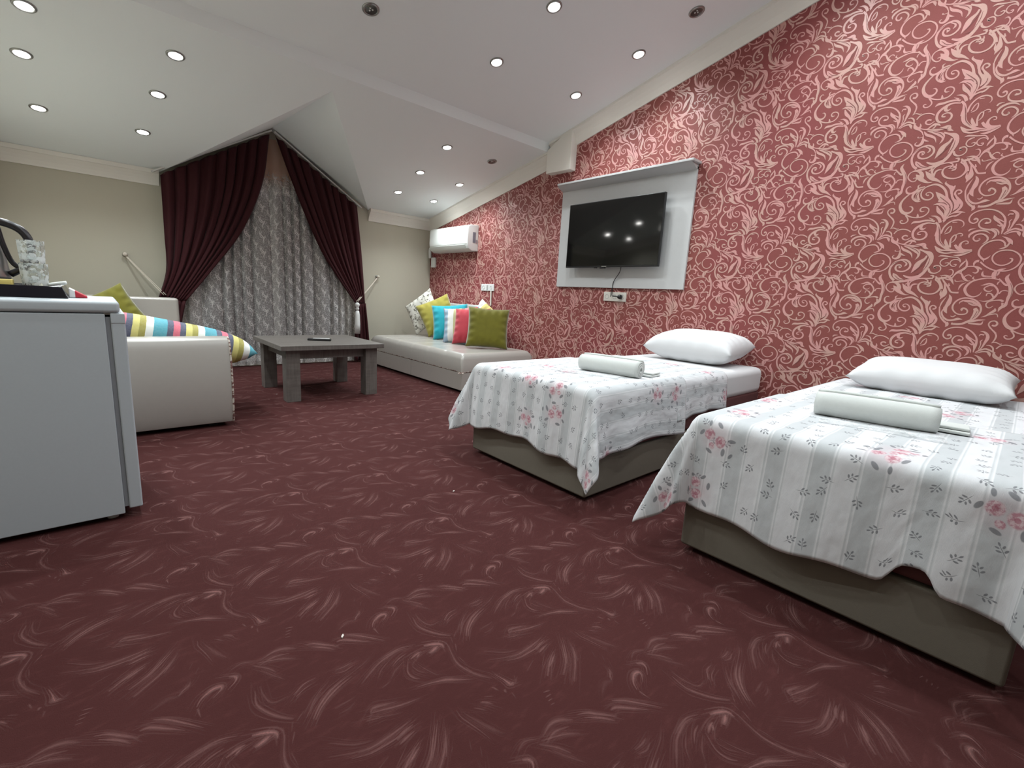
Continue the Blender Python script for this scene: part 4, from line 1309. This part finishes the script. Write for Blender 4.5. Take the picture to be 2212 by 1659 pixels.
GC = 'scatter cushions on the day bed'
SEAT = 0.392
place(cushion_mesh('cushion', 0.23, 0.23, 0.075, M_OLIVE, seed=1), (3.20, 3.98, SEAT + 0.225), -38, 20, 2, 'olive green velvet cushion, frontmost of the row on the day bed', group=GC)
place(cushion_mesh('cushion', 0.22, 0.22, 0.075, M_RED, seed=2), (3.235, 4.33, SEAT + 0.215), -58, 22, -4, 'plain red cushion behind the olive one on the day bed', group=GC)
place(cushion_mesh('cushion', 0.22, 0.22, 0.075, M_STRIPE2, seed=3), (3.25, 4.56, SEAT + 0.215), -52, 22, -7, 'pastel striped cushion between the red and turquoise cushions', group=GC)
place(cushion_mesh('cushion', 0.23, 0.23, 0.075, M_TURQ, seed=4), (3.33, 4.90, SEAT + 0.225), -38, 22, -6, 'turquoise cushion in the middle of the day bed row', group=GC)
place(cushion_mesh('cushion', 0.23, 0.23, 0.080, M_MUSTARD, seed=5), (3.36, 5.24, SEAT + 0.285), -38, 18, -26, 'mustard yellow cushion tipped on its corner behind the turquoise one', group=GC)
place(cushion_mesh('cushion', 0.235, 0.235, 0.070, M_GFLOR, seed=6), (3.29, 5.50, SEAT + 0.315), -70, 12, -36, 'white cushion with grey flowers at the far end of the day bed', group=GC)
M_STRIPE3 = stripes('yellow_brown_stripes', [(30, YEL), (10, (0.30, 0.16, 0.10, 1)), (14, (0.22, 0.12, 0.08, 1)), (20, WHT)], 0, 0.30, 0.10)
place(cushion_mesh('cushion', 0.20, 0.20, 0.06, M_STRIPE3, seed=7), (3.49, 4.42, SEAT + 0.27), -75, 8, 30, 'yellow and brown striped cushion peeking out behind the red one', group=GC)

# ------------------------------------------------------------------ coffee table
def mat_wood():
    t = NT('grey_oak')
    co = t.coord()
    mp = t.n('ShaderNodeMapping')
    t.put(mp.inputs[0], co)
    mp.inputs['Scale'].default_value = (14.0, 14.0, 1.2)
    g = t.noise(mp.outputs[0], 5, 4.0, 0.65)
    mp2 = t.n('ShaderNodeMapping')
    t.put(mp2.inputs[0], co)
    mp2.inputs['Scale'].default_value = (1.2, 18.0, 6.0)
    g2 = t.noise(mp2.outputs[0], 4, 4.0, 0.65)
    f = t.math('ADD', t.math('MULTIPLY', g, 0.5), t.math('MULTIPLY', g2, 0.5))
    t.base(t.ramp(f, [(0.3, (0.075, 0.064, 0.057, 1)), (0.5, (0.130, 0.115, 0.104, 1)), (0.7, (0.18, 0.163, 0.15, 1))]), 0.45)
    return t.m


M_WOOD = mat_wood()
ct = thing('coffee_table', 'square grey oak coffee table with thick legs before the window', 'table', (1.5, 4.37, 0.0))
tx0, tx1, ty0_, ty1_ = 1.062, 1.945, 3.925, 4.815
box('table_top', tx0, tx1, ty0_, ty1_, 0.435, 0.475, M_WOOD, ct, 0.003)
for x in (tx0 + 0.048, tx1 - 0.158):
    for y in (ty0_ + 0.048, ty1_ - 0.158):
        box('leg', x, x + 0.11, y, y + 0.11, 0.0, 0.435, M_WOOD, ct, 0.003)
for y in (ty0_ + 0.09, ty1_ - 0.112):
    box('apron', tx0 + 0.158, tx1 - 0.158, y, y + 0.022, 0.355, 0.435, M_WOOD, ct)
for x in (tx0 + 0.09, tx1 - 0.112):
    box('apron', x, x + 0.022, ty0_ + 0.158, ty1_ - 0.158, 0.355, 0.435, M_WOOD, ct)
rc = thing('remote_control', 'black remote control with pale keypad on the coffee table', 'remote control', (1.49, 4.28, 0.475))
M_KEYS = plain('pale_keys', (0.55, 0.55, 0.55, 1), 0.5)


def rot_box(name, c, hx, hy, z0, z1, ang, mat, parent, bevel=0.0, origin=None):
    ca, sa = math.cos(ang), math.sin(ang)
    vs = [(c[0] + x * ca - y * sa, c[1] + x * sa + y * ca, z) for z in (z0, z1) for x, y in ((-hx, -hy), (hx, -hy), (hx, hy), (-hx, hy))]
    return mesh(name, vs, BOXF, mat, parent, bevel=bevel, origin=origin)


RA = math.radians(-28)
rot_box('shell', (1.49, 4.29), 0.100, 0.024, 0.4755, 0.494, RA, M_BLACK, rc, 0.006)
rot_box('keypad', (1.505, 4.283), 0.070, 0.018, 0.494, 0.4965, RA, M_KEYS, rc)

# ------------------------------------------------------------------ sofa on the left
sf = thing('sofa', 'cream leatherette sofa with rounded arm on the left', 'sofa', (0.05, 4.5, 0.0))
sx0, sx1 = -0.57, 0.625
n_ = 22
apr = []
for k in range(n_):
    t = k / (n_ - 1)
    z = 0.03 + 0.545 * t
    bul = 0.035 * math.sin(PI * min(1, t * 1.0)) ** 0.7
    apr.append((3.475 - bul, z))
for k in range(1, 9):
    a = PI * k / 8
    apr.append((3.565 - 0.09 * math.cos(a), 0.575 + 0.022 * math.sin(a)))
apr += [(3.655, 0.40), (3.655, 0.03)]
na = len(apr)
vs = [(sx0, y, z) for y, z in apr] + [(sx1, y, z) for y, z in apr]
fs = [tuple(range(na)), tuple(range(na, 2 * na))[::-1]] + [(i, na + i, na + (i + 1) % na, (i + 1) % na) for i in range(na)]
arm_ = o = mesh('near_arm', vs, fs, M_CREAM, sf, bevel=0.004, seg=2)
fix_normals(o)
tube('piping', [(sx1 + 0.002, apr[i][0] - 0.001, apr[i][1]) for i in range(0, n_ + 4, 3)], 0.006, M_PIPING, arm_, 8)
cream_block('base', sx0, 0.60, 3.66, 5.44, 0.03, 0.24, sf, 0.01)
cream_block('seat_cushion', sx0, 0.62, 3.66, 5.44, 0.245, 0.375, sf, 0.03)
cream_block('far_backrest', sx0, 0.585, 5.45, 5.62, 0.03, 0.775, sf, 0.025)
cream_block('wall_backrest', sx0, sx0 + 0.16, 3.66, 5.445, 0.425, 0.70, sf, 0.03)
for x in (sx0 + 0.08, 0.52):
    for y in (3.56, 5.5):
        box('foot', x - 0.025, x + 0.025, y - 0.025, y + 0.025, 0.0, 0.031, M_DARK, sf)
place(cushion_mesh('cushion', 0.200, 0.200, 0.065, M_OLIVE, seed=9), (0.085, 5.30, 0.635), -8, 16, -30, 'olive green cushion leaning on the sofa backrest behind the fridge')
bo = cushion_mesh('striped_pillow', 0.51, 0.26, 0.130, M_STRIPE, n=36, pinch=0.05, seed=11, wr=0.003)
bo.matrix_world = Matrix.Translation((0.345, 3.96, 0.540)) @ Matrix.Rotation(math.radians(12.5), 4, 'Y') @ Matrix.Rotation(math.radians(84), 4, 'X')
tag(bo, 'long multicolour striped pillow lying on the sofa seat', 'pillow')

# ------------------------------------------------------------------ fridge and what stands on it
M_SEAL = plain('grey_seal', (0.22, 0.23, 0.25, 1), 0.6)
M_FRIDGE = plain('fridge_enamel', (0.45, 0.49, 0.525, 1), 0.42, vary=0.03, scale=120, bump=0.08)
fr = thing('mini_fridge', 'pale grey mini fridge at the left edge, seen from its side', 'fridge', (-0.24, 2.55, 0.0))
fy0, fy1 = 2.268, 2.80
box('cabinet', -0.52, 0.018, fy0, fy1, 0.022, 0.812, M_FRIDGE, fr, 0.004)
box('top_cover', -0.53, 0.062, fy0 - 0.006, fy1 + 0.006, 0.8145, 0.857, M_FRIDGE, fr, 0.012, 3)
dr_ = box('door', 0.032, 0.074, fy0 - 0.002, fy1 + 0.002, 0.040, 0.812, M_FRIDGE, fr, 0.006, 3)
box('door_seal', 0.0185, 0.0315, fy0 + 0.006, fy1 - 0.006, 0.05, 0.80, M_SEAL, dr_)
box('door_top_strip', 0.0325, 0.0745, fy0 - 0.0035, fy1 + 0.0035, 0.776, 0.8135, M_FRIDGE, dr_, 0.003)
box('hinge', 0.015, 0.052, fy0 + 0.004, fy0 + 0.04, 0.808, 0.817, M_CHROME, fr, 0.001)
for x in (-0.47, -0.02):
    for y in (fy0 + 0.05, fy1 - 0.05):
        lathe('foot', [(0, 0), (0.018, 0), (0.016, 0.023), (0, 0.023)], (x, y, 0.0), M_PLASTIC, fr, 14)

M_TRAY = plain('black_lacquer', (0.008, 0.007, 0.011, 1), 0.12, vary=0.05)
tr = thing('serving_tray', 'glossy black welcome tray on the fridge', 'tray', (-0.25, 2.56, 0.857))
vs = []
for z, ins in ((0.8575, 0.0), (0.9005, 0.014), (0.9005, 0.020), (0.8965, 0.024)):
    vs += [(-0.46 + ins, 2.40 + ins, z), (-0.078 - ins, 2.40 + ins, z), (-0.078 - ins, 2.74 - ins, z), (-0.46 + ins, 2.74 - ins, z)]
fs = [(3, 2, 1, 0)] + [(4 * r + k, 4 * r + (k + 1) % 4, 4 * r + 4 + (k + 1) % 4, 4 * r + 4 + k) for r in range(3) for k in range(4)] + [(12, 13, 14, 15)]
mesh('tray_body', vs, fs, M_TRAY, tr, bevel=0.002)
M_STEEL = plain('kettle_steel', (0.55, 0.54, 0.54, 1), 0.32, metal=0.85, vary=0.03)
M_KBLACK = plain('kettle_black', (0.012, 0.010, 0.013, 1), 0.3)
ke = thing('kettle', 'steel electric kettle with black loop handle on the tray', 'kettle', (-0.31, 2.56, 0.897))
lathe('power_base', [(0, 0), (0.082, 0), (0.084, 0.012), (0.074, 0.018), (0, 0.018)], (-0.31, 2.56, 0.8985), M_KBLACK, ke, 32)
lathe('body', [(0, 0.0), (0.078, 0.0), (0.080, 0.01), (0.074, 0.07), (0.064, 0.14), (0.060, 0.175), (0, 0.176)], (-0.31, 2.56, 0.917), M_STEEL, ke, 40)
ld_ = lathe('lid', [(0.060, 0.0), (0.058, 0.012), (0.035, 0.024), (0.014, 0.027), (0, 0.027)], (-0.31, 2.56, 1.094), M_KBLACK, ke, 32)
lathe('lid_knob', [(0.010, 0.0), (0.012, 0.010), (0.009, 0.016), (0, 0.017)], (-0.31, 2.56, 1.120), M_KBLACK, ld_, 20)
tube('handle', [(-0.275, 2.545, 1.122), (-0.23, 2.535, 1.118), (-0.19, 2.53, 1.098), (-0.170, 2.525, 1.06), (-0.172, 2.525, 1.01), (-0.190, 2.53, 0.965), (-0.230, 2.54, 0.935)], [0.013, 0.014, 0.014, 0.013, 0.011, 0.011, 0.012], M_KBLACK, ke, 12)
tube('handle_brace', [(-0.247, 2.54, 1.10), (-0.238, 2.535, 1.04), (-0.222, 2.535, 0.98), (-0.198, 2.533, 0.955)], 0.008, M_KBLACK, ke, 10)
t_ = NT('cut_glass')
t_.base((0.93, 0.96, 0.95, 1), 0.04)
t_.b.inputs['Transmission Weight'].default_value = 0.92
t_.b.inputs['IOR'].default_value = 1.48
_nz = t_.noise(t_.coord(), 55, 2.0)
t_.put(t_.b.inputs['Roughness'], t_.math('MULTIPLY', t_.step(_nz, 0.48, 0.56), 0.45))
t_.put(t_.b.inputs['Transmission Weight'], t_.math('SUBTRACT', 0.93, t_.math('MULTIPLY', t_.step(_nz, 0.50, 0.56), 0.45)))
t_.bump(_nz, 0.5, 0.004)
M_GLASS = t_.m
for k, lab in enumerate(('lower clear cut glass tumbler of the two stacked on the tray', 'upper clear cut glass tumbler of the two stacked on the tray')):
    z0 = 0.8985 + k * 0.0815
    g = thing('glass_tumbler', lab, 'glass', (-0.163, 2.47, z0), 'stacked glass tumblers')
    s = 1.04 - 0.06 * k
    lathe('cup', [(0, 0.0), (0.033 * s, 0.0), (0.034 * s, 0.006), (0.036 * s, 0.03), (0.038 * s, 0.08), (0.0355 * s, 0.080), (0.0335 * s, 0.03), (0.031 * s, 0.012), (0, 0.011)], (-0.163, 2.47, z0), M_GLASS, g, 12, smooth=False)
M_PAPER = plain('white_paper', (0.78, 0.80, 0.78, 1), 0.7)
o = tube('sugar_stick', [(-0.128, 2.455, 0.9045), (-0.105, 2.45, 0.910), (-0.080, 2.445, 0.9155)], 0.0065, M_PAPER, origin=(-0.105, 2.45, 0.897), n=12)
tag(o, 'white paper stick lying on the right edge of the tray', 'sugar packet')
M_YELP = plain('yellow_paper', (0.72, 0.58, 0.18, 1), 0.6)
o = box('tea_packet', -0.275, -0.218, 2.43, 2.475, 0.8975, 0.918, M_YELP, bevel=0.003, origin=(-0.25, 2.45, 0.897))
tag(o, 'small yellow tea packet at the left of the tray', 'packet')
t_ = NT('red_white_packet')
_x = t_.xyz(t_.coord())[0]
t_.base(t_.mix(t_.step(_x, -0.012, -0.010), (0.78, 0.76, 0.76, 1), t_.mix(t_.step(_x, 0.022, 0.03), (0.48, 0.02, 0.04, 1), (0.62, 0.30, 0.28, 1))), 0.4)
o = mesh('snack_packet', [(-0.080, 2.50, 0.858), (-0.025, 2.50, 0.858), (-0.025, 2.58, 0.858), (-0.080, 2.58, 0.858),
                          (-0.078, 2.50, 0.896), (-0.030, 2.50, 0.866), (-0.030, 2.58, 0.866), (-0.078, 2.58, 0.896)], BOXF, t_.m, origin=(-0.05, 2.54, 0.858), bevel=0.004)
tag(o, 'red and white packet lying beside the tray on the fridge', 'packet')

# ------------------------------------------------------------------ beds
def mat_bedspread():
    t = NT('rose_striped_cotton')
    uv = t.coord('UV')
    u, v, _ = t.xyz(uv)
    # stripes along the bed
    f = t.math('FRACT', t.math('DIVIDE', v, 0.130))
    W1, G1_, L1 = (0.66, 0.66, 0.68, 1), (0.515, 0.53, 0.545, 1), (0.71, 0.71, 0.725, 1)
    st = t.ramp(f, [(0.0, L1), (0.045, G1_), (0.07, L1), (0.11, G1_), (0.48, G1_), (0.50, L1), (0.55, G1_), (0.58, L1), (0.63, W1), (1.0, W1)], 'LINEAR')
    thread = t.noise(t.vec(t.math('MULTIPLY', u, 0.15), v, 0.0), 700, 2.0)
    st = t.mix(t.math('MULTIPLY', thread, 0.12), st, (0.47, 0.49, 0.50, 1))

    def cells(scale, rand):
        nd = t.n('ShaderNodeTexVoronoi', voronoi_dimensions='2D')
        t.put(nd.inputs['Vector'], uv)
        nd.inputs['Scale'].default_value = scale
        nd.inputs['Randomness'].default_value = rand
        # vector from the cell's point, in metres
        loc = t.vmath('SUBTRACT', uv, nd.outputs['Position'])
        rd = t.xyz(nd.outputs['Color'])
        rt = t.n('ShaderNodeVectorRotate', rotation_type='Z_AXIS')
        t.put(rt.inputs['Vector'], loc)
        t.put(rt.inputs['Angle'], t.math('MULTIPLY', rd[0], 6.283))
        return rt.outputs[0], rd

    def ell(p, cx, cy, a, b, ang):
        rt = t.n('ShaderNodeVectorRotate', rotation_type='Z_AXIS')
        t.put(rt.inputs['Vector'], t.vmath('SUBTRACT', p, (cx, cy, 0)))
        rt.inputs['Angle'].default_value = ang
        d = t.vmath('LENGTH', t.vmath('MULTIPLY', rt.outputs[0], (1 / a, 1 / b, 0)))
        return t.math('SUBTRACT', 1.0, t.step(d, 0.75, 1.1))

    def mx(*a):
        r = a[0]
        for q in a[1:]:
            r = t.math('MAXIMUM', r, q)
        return r

    # leaf sprigs
    p, rd = cells(13.0, 0.75)
    sprig = mx(ell(p, 0.0, 0.004, 0.0009, 0.019, 0.0), ell(p, 0.0075, 0.002, 0.0062, 0.0029, -0.5), ell(p, -0.0075, 0.004, 0.0062, 0.0029, 0.6),
               ell(p, 0.0068, 0.013, 0.0056, 0.0027, -0.7), ell(p, -0.0065, 0.014, 0.0050, 0.0025, 0.8), ell(p, 0.001, 0.022, 0.0026, 0.0055, 0.1))
    sprig = t.math('MULTIPLY', sprig, t.step(rd[1], 0.12, 0.16))
    LEAF = (0.175, 0.178, 0.195, 1)
    c = t.mix(t.math('MULTIPLY', sprig, 0.85), st, LEAF)
    # rose sprays
    p2, r2 = cells(4.2, 0.8)
    pn = t.vmath('ADD', p2, t.vmath('MULTIPLY', t.vmath('SUBTRACT', t.n('ShaderNodeTexNoise').outputs[1], (0.5, 0.5, 0.5)), (0.0, 0.0, 0.0)))
    on = t.step(r2[1], 0.55, 0.58)
    wash = t.math('MULTIPLY', t.math('SUBTRACT', 1.0, t.step(t.vmath('LENGTH', p2), 0.02, 0.085)), on)
    c = t.mix(t.math('MULTIPLY', wash, 0.32), c, (0.66, 0.49, 0.53, 1))
    leaves = mx(ell(p2, 0.050, 0.016, 0.016, 0.0075, 0.4), ell(p2, -0.048, 0.024, 0.015, 0.007, -0.5), ell(p2, 0.014, 0.056, 0.007, 0.015, 0.3), ell(p2, -0.030, -0.046, 0.014, 0.007, 0.9),
                ell(p2, 0.040, -0.034, 0.014, 0.007, -0.7), ell(p2, -0.060, -0.010, 0.012, 0.006, 0.2), ell(p2, 0.066, 0.040, 0.012, 0.006, 0.9))
    c = t.mix(t.math('MULTIPLY', t.math('MULTIPLY', leaves, on), 0.8), c, LEAF)
    rose = mx(ell(p2, 0.012, 0.014, 0.024, 0.020, 0.3), ell(p2, -0.020, -0.018, 0.022, 0.020, 0.6), ell(p2, 0.022, -0.020, 0.013, 0.011, 0.0))
    pet = t.noise(uv, 90, 3.0, 0.6)
    rc_ = t.mix(t.step(pet, 0.40, 0.60), (0.67, 0.50, 0.53, 1), (0.46, 0.19, 0.24, 1))
    core = mx(ell(p2, 0.012, 0.014, 0.008, 0.007, 0.0), ell(p2, -0.020, -0.018, 0.008, 0.007, 0.0))
    rc_ = t.mix(t.math('MULTIPLY', core, 0.7), rc_, (0.38, 0.08, 0.13, 1))
    c = t.mix(t.math('MULTIPLY', t.math('MULTIPLY', rose, on), 0.85), c, rc_)
    t.base(c, 0.9, spec=0.2)
    wr = t.math('ADD', t.noise(t.vec(t.math('MULTIPLY', u, 0.5), v, 0.0), 11, 2.5, 0.55), t.math('MULTIPLY', thread, 0.03))
    t.bump(wr, 0.55, 0.022)
    return t.m


M_SPREAD = mat_bedspread()
M_MATTRESS = plain('maroon_ticking', (0.11, 0.038, 0.038, 1), 0.85, vary=0.15, scale=50)
ZT = 0.545
BX0, BX1 = 1.675, 3.705


def make_bed(y0, y1, label):
    b = thing('bed', label, 'bed', ((BX0 + BX1) / 2, (y0 + y1) / 2, 0.0), 'single beds')
    box('base', BX0, BX1, y0, y1, 0.022, 0.215, M_BEDBASE, b, 0.012, 3)
    box('mattress', BX0 + 0.004, BX1, y0 + 0.004, y1 - 0.004, 0.218, 0.37, M_MATTRESS, b, 0.02, 3)
    box('fitted_sheet', BX0 - 0.004, BX1 + 0.001, y0 - 0.004, y1 + 0.004, 0.355, ZT, M_SHEET, b, 0.045, 5)
    for x in (BX0 + 0.12, BX1 - 0.12):
        for y in (y0 + 0.12, y1 - 0.12):
            lathe('foot', [(0, 0), (0.025, 0), (0.025, 0.024), (0, 0.024)], (x, y, 0), M_DARK, b, 14)
    return b


def spread(y0, y1, u_end, foot, side0, side1, seed, label, notch=None, lift=0.0, name='bedspread', group='flowered bedspreads'):
    """cloth over the foot of a bed; u runs along the bed, v across it"""
    r = 0.045
    x0, ya, yb = BX0 - 0.010 - lift + r, y0 - 0.010 - lift + r, y1 + 0.010 + lift - r
    wd = yb - ya
    du_, st_ = 0.0125, 0.0125
    us = np.arange(-foot, u_end + du_ * 0.5, du_)
    vs_ = np.arange(-side0, wd + side1 + st_, st_)

    def fall(s, fl=0.05):
        if s < r * PI / 2:
            return r * math.sin(s / r), r * (1 - math.cos(s / r))
        e = s - r * PI / 2
        return r + fl * e, r + e * 0.997

    V, UV = [], []
    for u in us:
        for v in vs_:
            uu, vv = u, v
            # uneven hem
            if u < 0:
                k = 1 + 0.045 * math.sin(v * 7.3 + seed) + 0.02 * math.sin(v * 23 + seed * 2)
                if notch and u < 0:
                    k -= notch[2] * math.exp(-((v - notch[0]) / notch[1]) ** 4)
                uu = u * k
            if v < 0:
                vv = v * (1 + 0.04 * math.sin(u * 8 + seed))
            elif v > wd:
                vv = wd + (v - wd) * (1 + 0.04 * math.sin(u * 8 + seed * 1.7))
            du = max(0.0, -uu)
            dv = -vv if vv < 0 else (vv - wd if vv > wd else 0.0)
            sg = -1 if vv < 0 else 1
            xx = x0 + max(uu, 0)
            yy = ya + min(max(vv, 0), wd)
            if du == 0 and dv == 0:
                z = ZT + 0.006 + lift + 0.0025 * math.sin(uu * 31 + vv * 9 + seed) * math.sin(vv * 17 + seed)
                P = (xx, yy, z)
            else:
                s = math.hypot(du, dv)
                ph = math.atan2(dv, du)
                out, dr = fall(s)
                g = min(1.0, max(0.0, (s - 0.05) / 0.25))
                corner = math.sin(2 * ph) ** 2 if (du > 0 and dv > 0) else 0.0
                out += corner * 0.33 * max(0.0, s - r)
                dr *= 1 - 0.05 * corner
                rip = 0.010 * math.sin(vv * 19 + seed + 2 * math.sin(vv * 5)) * (1 - min(1, dv / 0.2)) if du > 0 else 0.0
                rip += 0.010 * math.sin(uu * 17 + seed * 1.3 + 2 * math.sin(uu * 6)) * (1 - min(1, du / 0.2)) if dv > 0 else 0.0
                rip += 0.020 * corner * math.sin(ph * 14 + seed)
                out += g * (rip + 0.006)
                out = max(out, r * 0.9 * min(1, s / (r * 1.5)))
                z = ZT + 0.006 + lift - dr
                P = (x0 + max(uu, 0) - out * math.cos(ph), yy + sg * out * math.sin(ph), max(z, 0.012))
            V.append(P)
            UV.append((u + 2.0 + seed * 0.37, v + 2.0 + seed * 0.11))
    o = mesh(name, V, grid_faces(len(us), len(vs_)), M_SPREAD, smooth=True, origin=(x0, (y0 + y1) / 2, ZT), uvs=UV)
    md = o.modifiers.new('thick', 'SOLIDIFY')
    md.thickness = 0.003
    md.offset = 1
    return tag(o, label, 'bedspread', group)


def pillow(x, y, hx, hy, hz, tilt, label, seed):
    o = cushion_mesh('pillow', hx, hy, hz, M_SHEET, n=34, pinch=0.05, wr=0.004, seed=seed)
    o.matrix_world = Matrix.Translation((x, y, ZT + 0.014 + hz * 0.96)) @ Matrix.Rotation(math.radians(tilt), 4, 'Y') @ Matrix.Rotation(PI / 2, 4, 'X')
    return tag(o, label, 'pillow', 'white bed pillows')


def towel_roll(c, ang, length, rad, label, z):
    d = Vector((math.cos(ang), math.sin(ang), 0))
    nrm = Vector((-d.y, d.x, 0))
    t = thing('rolled_towel', label, 'towel', (c[0], c[1], z), 'rolled towels')
    # spiral cross-section so that the end shows its windings
    prof_, N = [], 60
    turns = 3.2
    for k in range(N + 1):
        q = k / N
        a = q * turns * 2 * PI
        rr = rad * (0.12 + 0.88 * q)
        prof_.append((rr * math.cos(a), rr * math.sin(a)))
    vs, m = [], 14
    for i in range(m + 1):
        f = i / m
        p = Vector((c[0], c[1], z + rad)) + d * (f - 0.5) * length
        s = 1.0 - 0.10 * (2 * abs(f - 0.5)) ** 6
        for a, b in prof_:
            vs.append(p + nrm * a * s + Vector((0, 0, b * s)) + d * 0.006 * (1 - math.hypot(a, b) / rad) * (1 if f > 0.5 else -1))
    o = mesh('towel_roll', vs, grid_faces(m + 1, N + 1), M_TERRY, t, smooth=True)
    md = o.modifiers.new('thick', 'SOLIDIFY')
    md.thickness = rad * 0.22
    md.offset = -1
    return t


def folded(name, c, hx, hy, z0, h, ang, layers, label, group, mat):
    t = thing(name, label, 'towel', (c[0], c[1], z0), group)
    for k in range(layers):
        rot_box('fold_layer', (c[0] + 0.004 * k, c[1]), hx - 0.006 * k, hy - 0.004 * k, z0 + k * h, z0 + k * h + h * 0.9, ang + 0.05 * k, mat, t, 0.004)
    return t


t_ = NT('clear_film')
t_.base((0.9, 0.92, 0.93, 1), 0.08)
t_.put(t_.b.inputs['Alpha'], t_.math('ADD', 0.25, t_.math('MULTIPLY', t_.step(t_.noise(t_.coord(), 40, 2.0), 0.5, 0.7), 0.4)))
t_.bump(t_.noise(t_.coord(), 60, 2.0), 0.8, 0.006)
M_FILM = t_.m


def sachet(c, ang, hl, hw, z, label):
    ca, sa = math.cos(ang), math.sin(ang)
    n1, n2 = 22, 8
    V = []
    for sd in (1, -1):
        for i in range(n1):
            for j in range(n2):
                a, b = -1 + 2 * i / (n1 - 1), -1 + 2 * j / (n2 - 1)
                h = 0.007 * (1 - a ** 4) * (1 - b * b) * (1 if sd > 0 else 0.15) + 0.0015 * math.sin(a * 23 + b * 5)
                x, y = a * hl, b * hw
                V.append((c[0] + x * ca - y * sa, c[1] + x * sa + y * ca, z + 0.003 + (h if sd > 0 else -0.002)))
    F1 = grid_faces(n1, n2)
    F = F1 + [tuple(q + n1 * n2 for q in f)[::-1] for f in F1]
    o = mesh('plastic_sachet', V, F, M_FILM, smooth=True, origin=(c[0], c[1], z))
    return tag(o, label, 'sachet', 'clear sachets by the towels')


make_bed(1.285, 2.185, 'single bed beside the day bed, beige base under white mattress')
make_bed(-0.115, 0.790, 'nearest single bed at the right edge, beige base')
SP = ZT + 0.009
SP2 = SP + 0.008
spread(1.285, 2.185, 1.36, -0.72, 0.26, 0.26, 2.2, 'thin flowered sheet under the bedspread of the bed by the day bed', name='flowered_sheet', group='flowered sheets')
spread(1.285, 2.185, 0.80, 0.385, 0.34, 0.30, 1.3, 'flowered striped bedspread draped over the bed next to the day bed', lift=0.006)
spread(-0.115, 0.790, 1.97, -0.72, 0.26, 0.26, 5.0, 'flowered sheet reaching up to the pillow of the nearest bed', name='flowered_sheet', group='flowered sheets')
spread(-0.115, 0.790, 0.80, 0.385, 0.30, 0.34, 4.1, 'flowered striped bedspread draped over the nearest bed at the right', notch=(0.19, 0.05, 0.17), lift=0.006)
pillow(3.47, 1.70, 0.22, 0.35, 0.115, -7, 'plump white pillow on the bed next to the day bed', 2)
pillow(3.45, 0.33, 0.22, 0.345, 0.088, -7, 'flatter white pillow on the nearest bed', 5)
folded('folded_towel', (2.30, 1.52), 0.055, 0.17, SP2, 0.012, 0.06, 2, 'small folded white towel behind the roll on the bed by the day bed', 'folded towels', M_TERRY)
towel_roll((2.155, 1.555), math.radians(-82), 0.37, 0.047, 'rolled white towel with its spiral end showing on the bed by the day bed', SP2)
sachet((2.01, 1.60), math.radians(-72), 0.18, 0.045, SP2, 'clear plastic sachet in front of the towel roll on the bed by the day bed')
folded('folded_towel', (2.30, 0.25), 0.055, 0.17, SP2, 0.012, 0.06, 2, 'small folded white towel behind the roll on the nearest bed', 'folded towels', M_TERRY)
towel_roll((2.18, 0.345), math.radians(-80), 0.37, 0.047, 'rolled white towel on the nearest bed at the right', SP2)
sachet((2.055, 0.30), math.radians(-78), 0.18, 0.045, SP2, 'clear plastic sachet in front of the towel roll on the nearest bed')

# ------------------------------------------------------------------ scraps on the carpet
M_SCRAP = plain('pale_paper_scrap', (0.62, 0.56, 0.52, 1), 0.8)
for x, y, a, lab in ((1.238, 1.748, 0.3, 'tiny pale scrap on the carpet before the first bed'), (0.435, 1.121, 0.9, 'tiny pale scrap on the carpet in the left foreground'),
                     (1.125, 4.331, 0.1, 'tiny pale scrap on the carpet beside the coffee table leg')):
    ca, sa = math.cos(a), math.sin(a)
    pts = [(-0.007, -0.0015), (0.003, -0.003), (0.008, 0.001), (0.002, 0.003), (-0.005, 0.002)]
    vv = [(x + p * ca - q * sa, y + p * sa + q * ca, z) for z in (0.0012, 0.0042) for p, q in pts]
    o = mesh('paper_scrap', vv, [(4, 3, 2, 1, 0), (5, 6, 7, 8, 9)] + [(k, (k + 1) % 5, 5 + (k + 1) % 5, 5 + k) for k in range(5)], M_SCRAP, origin=(x, y, 0.001))
    tag(o, lab, 'scrap', 'scraps on the carpet')
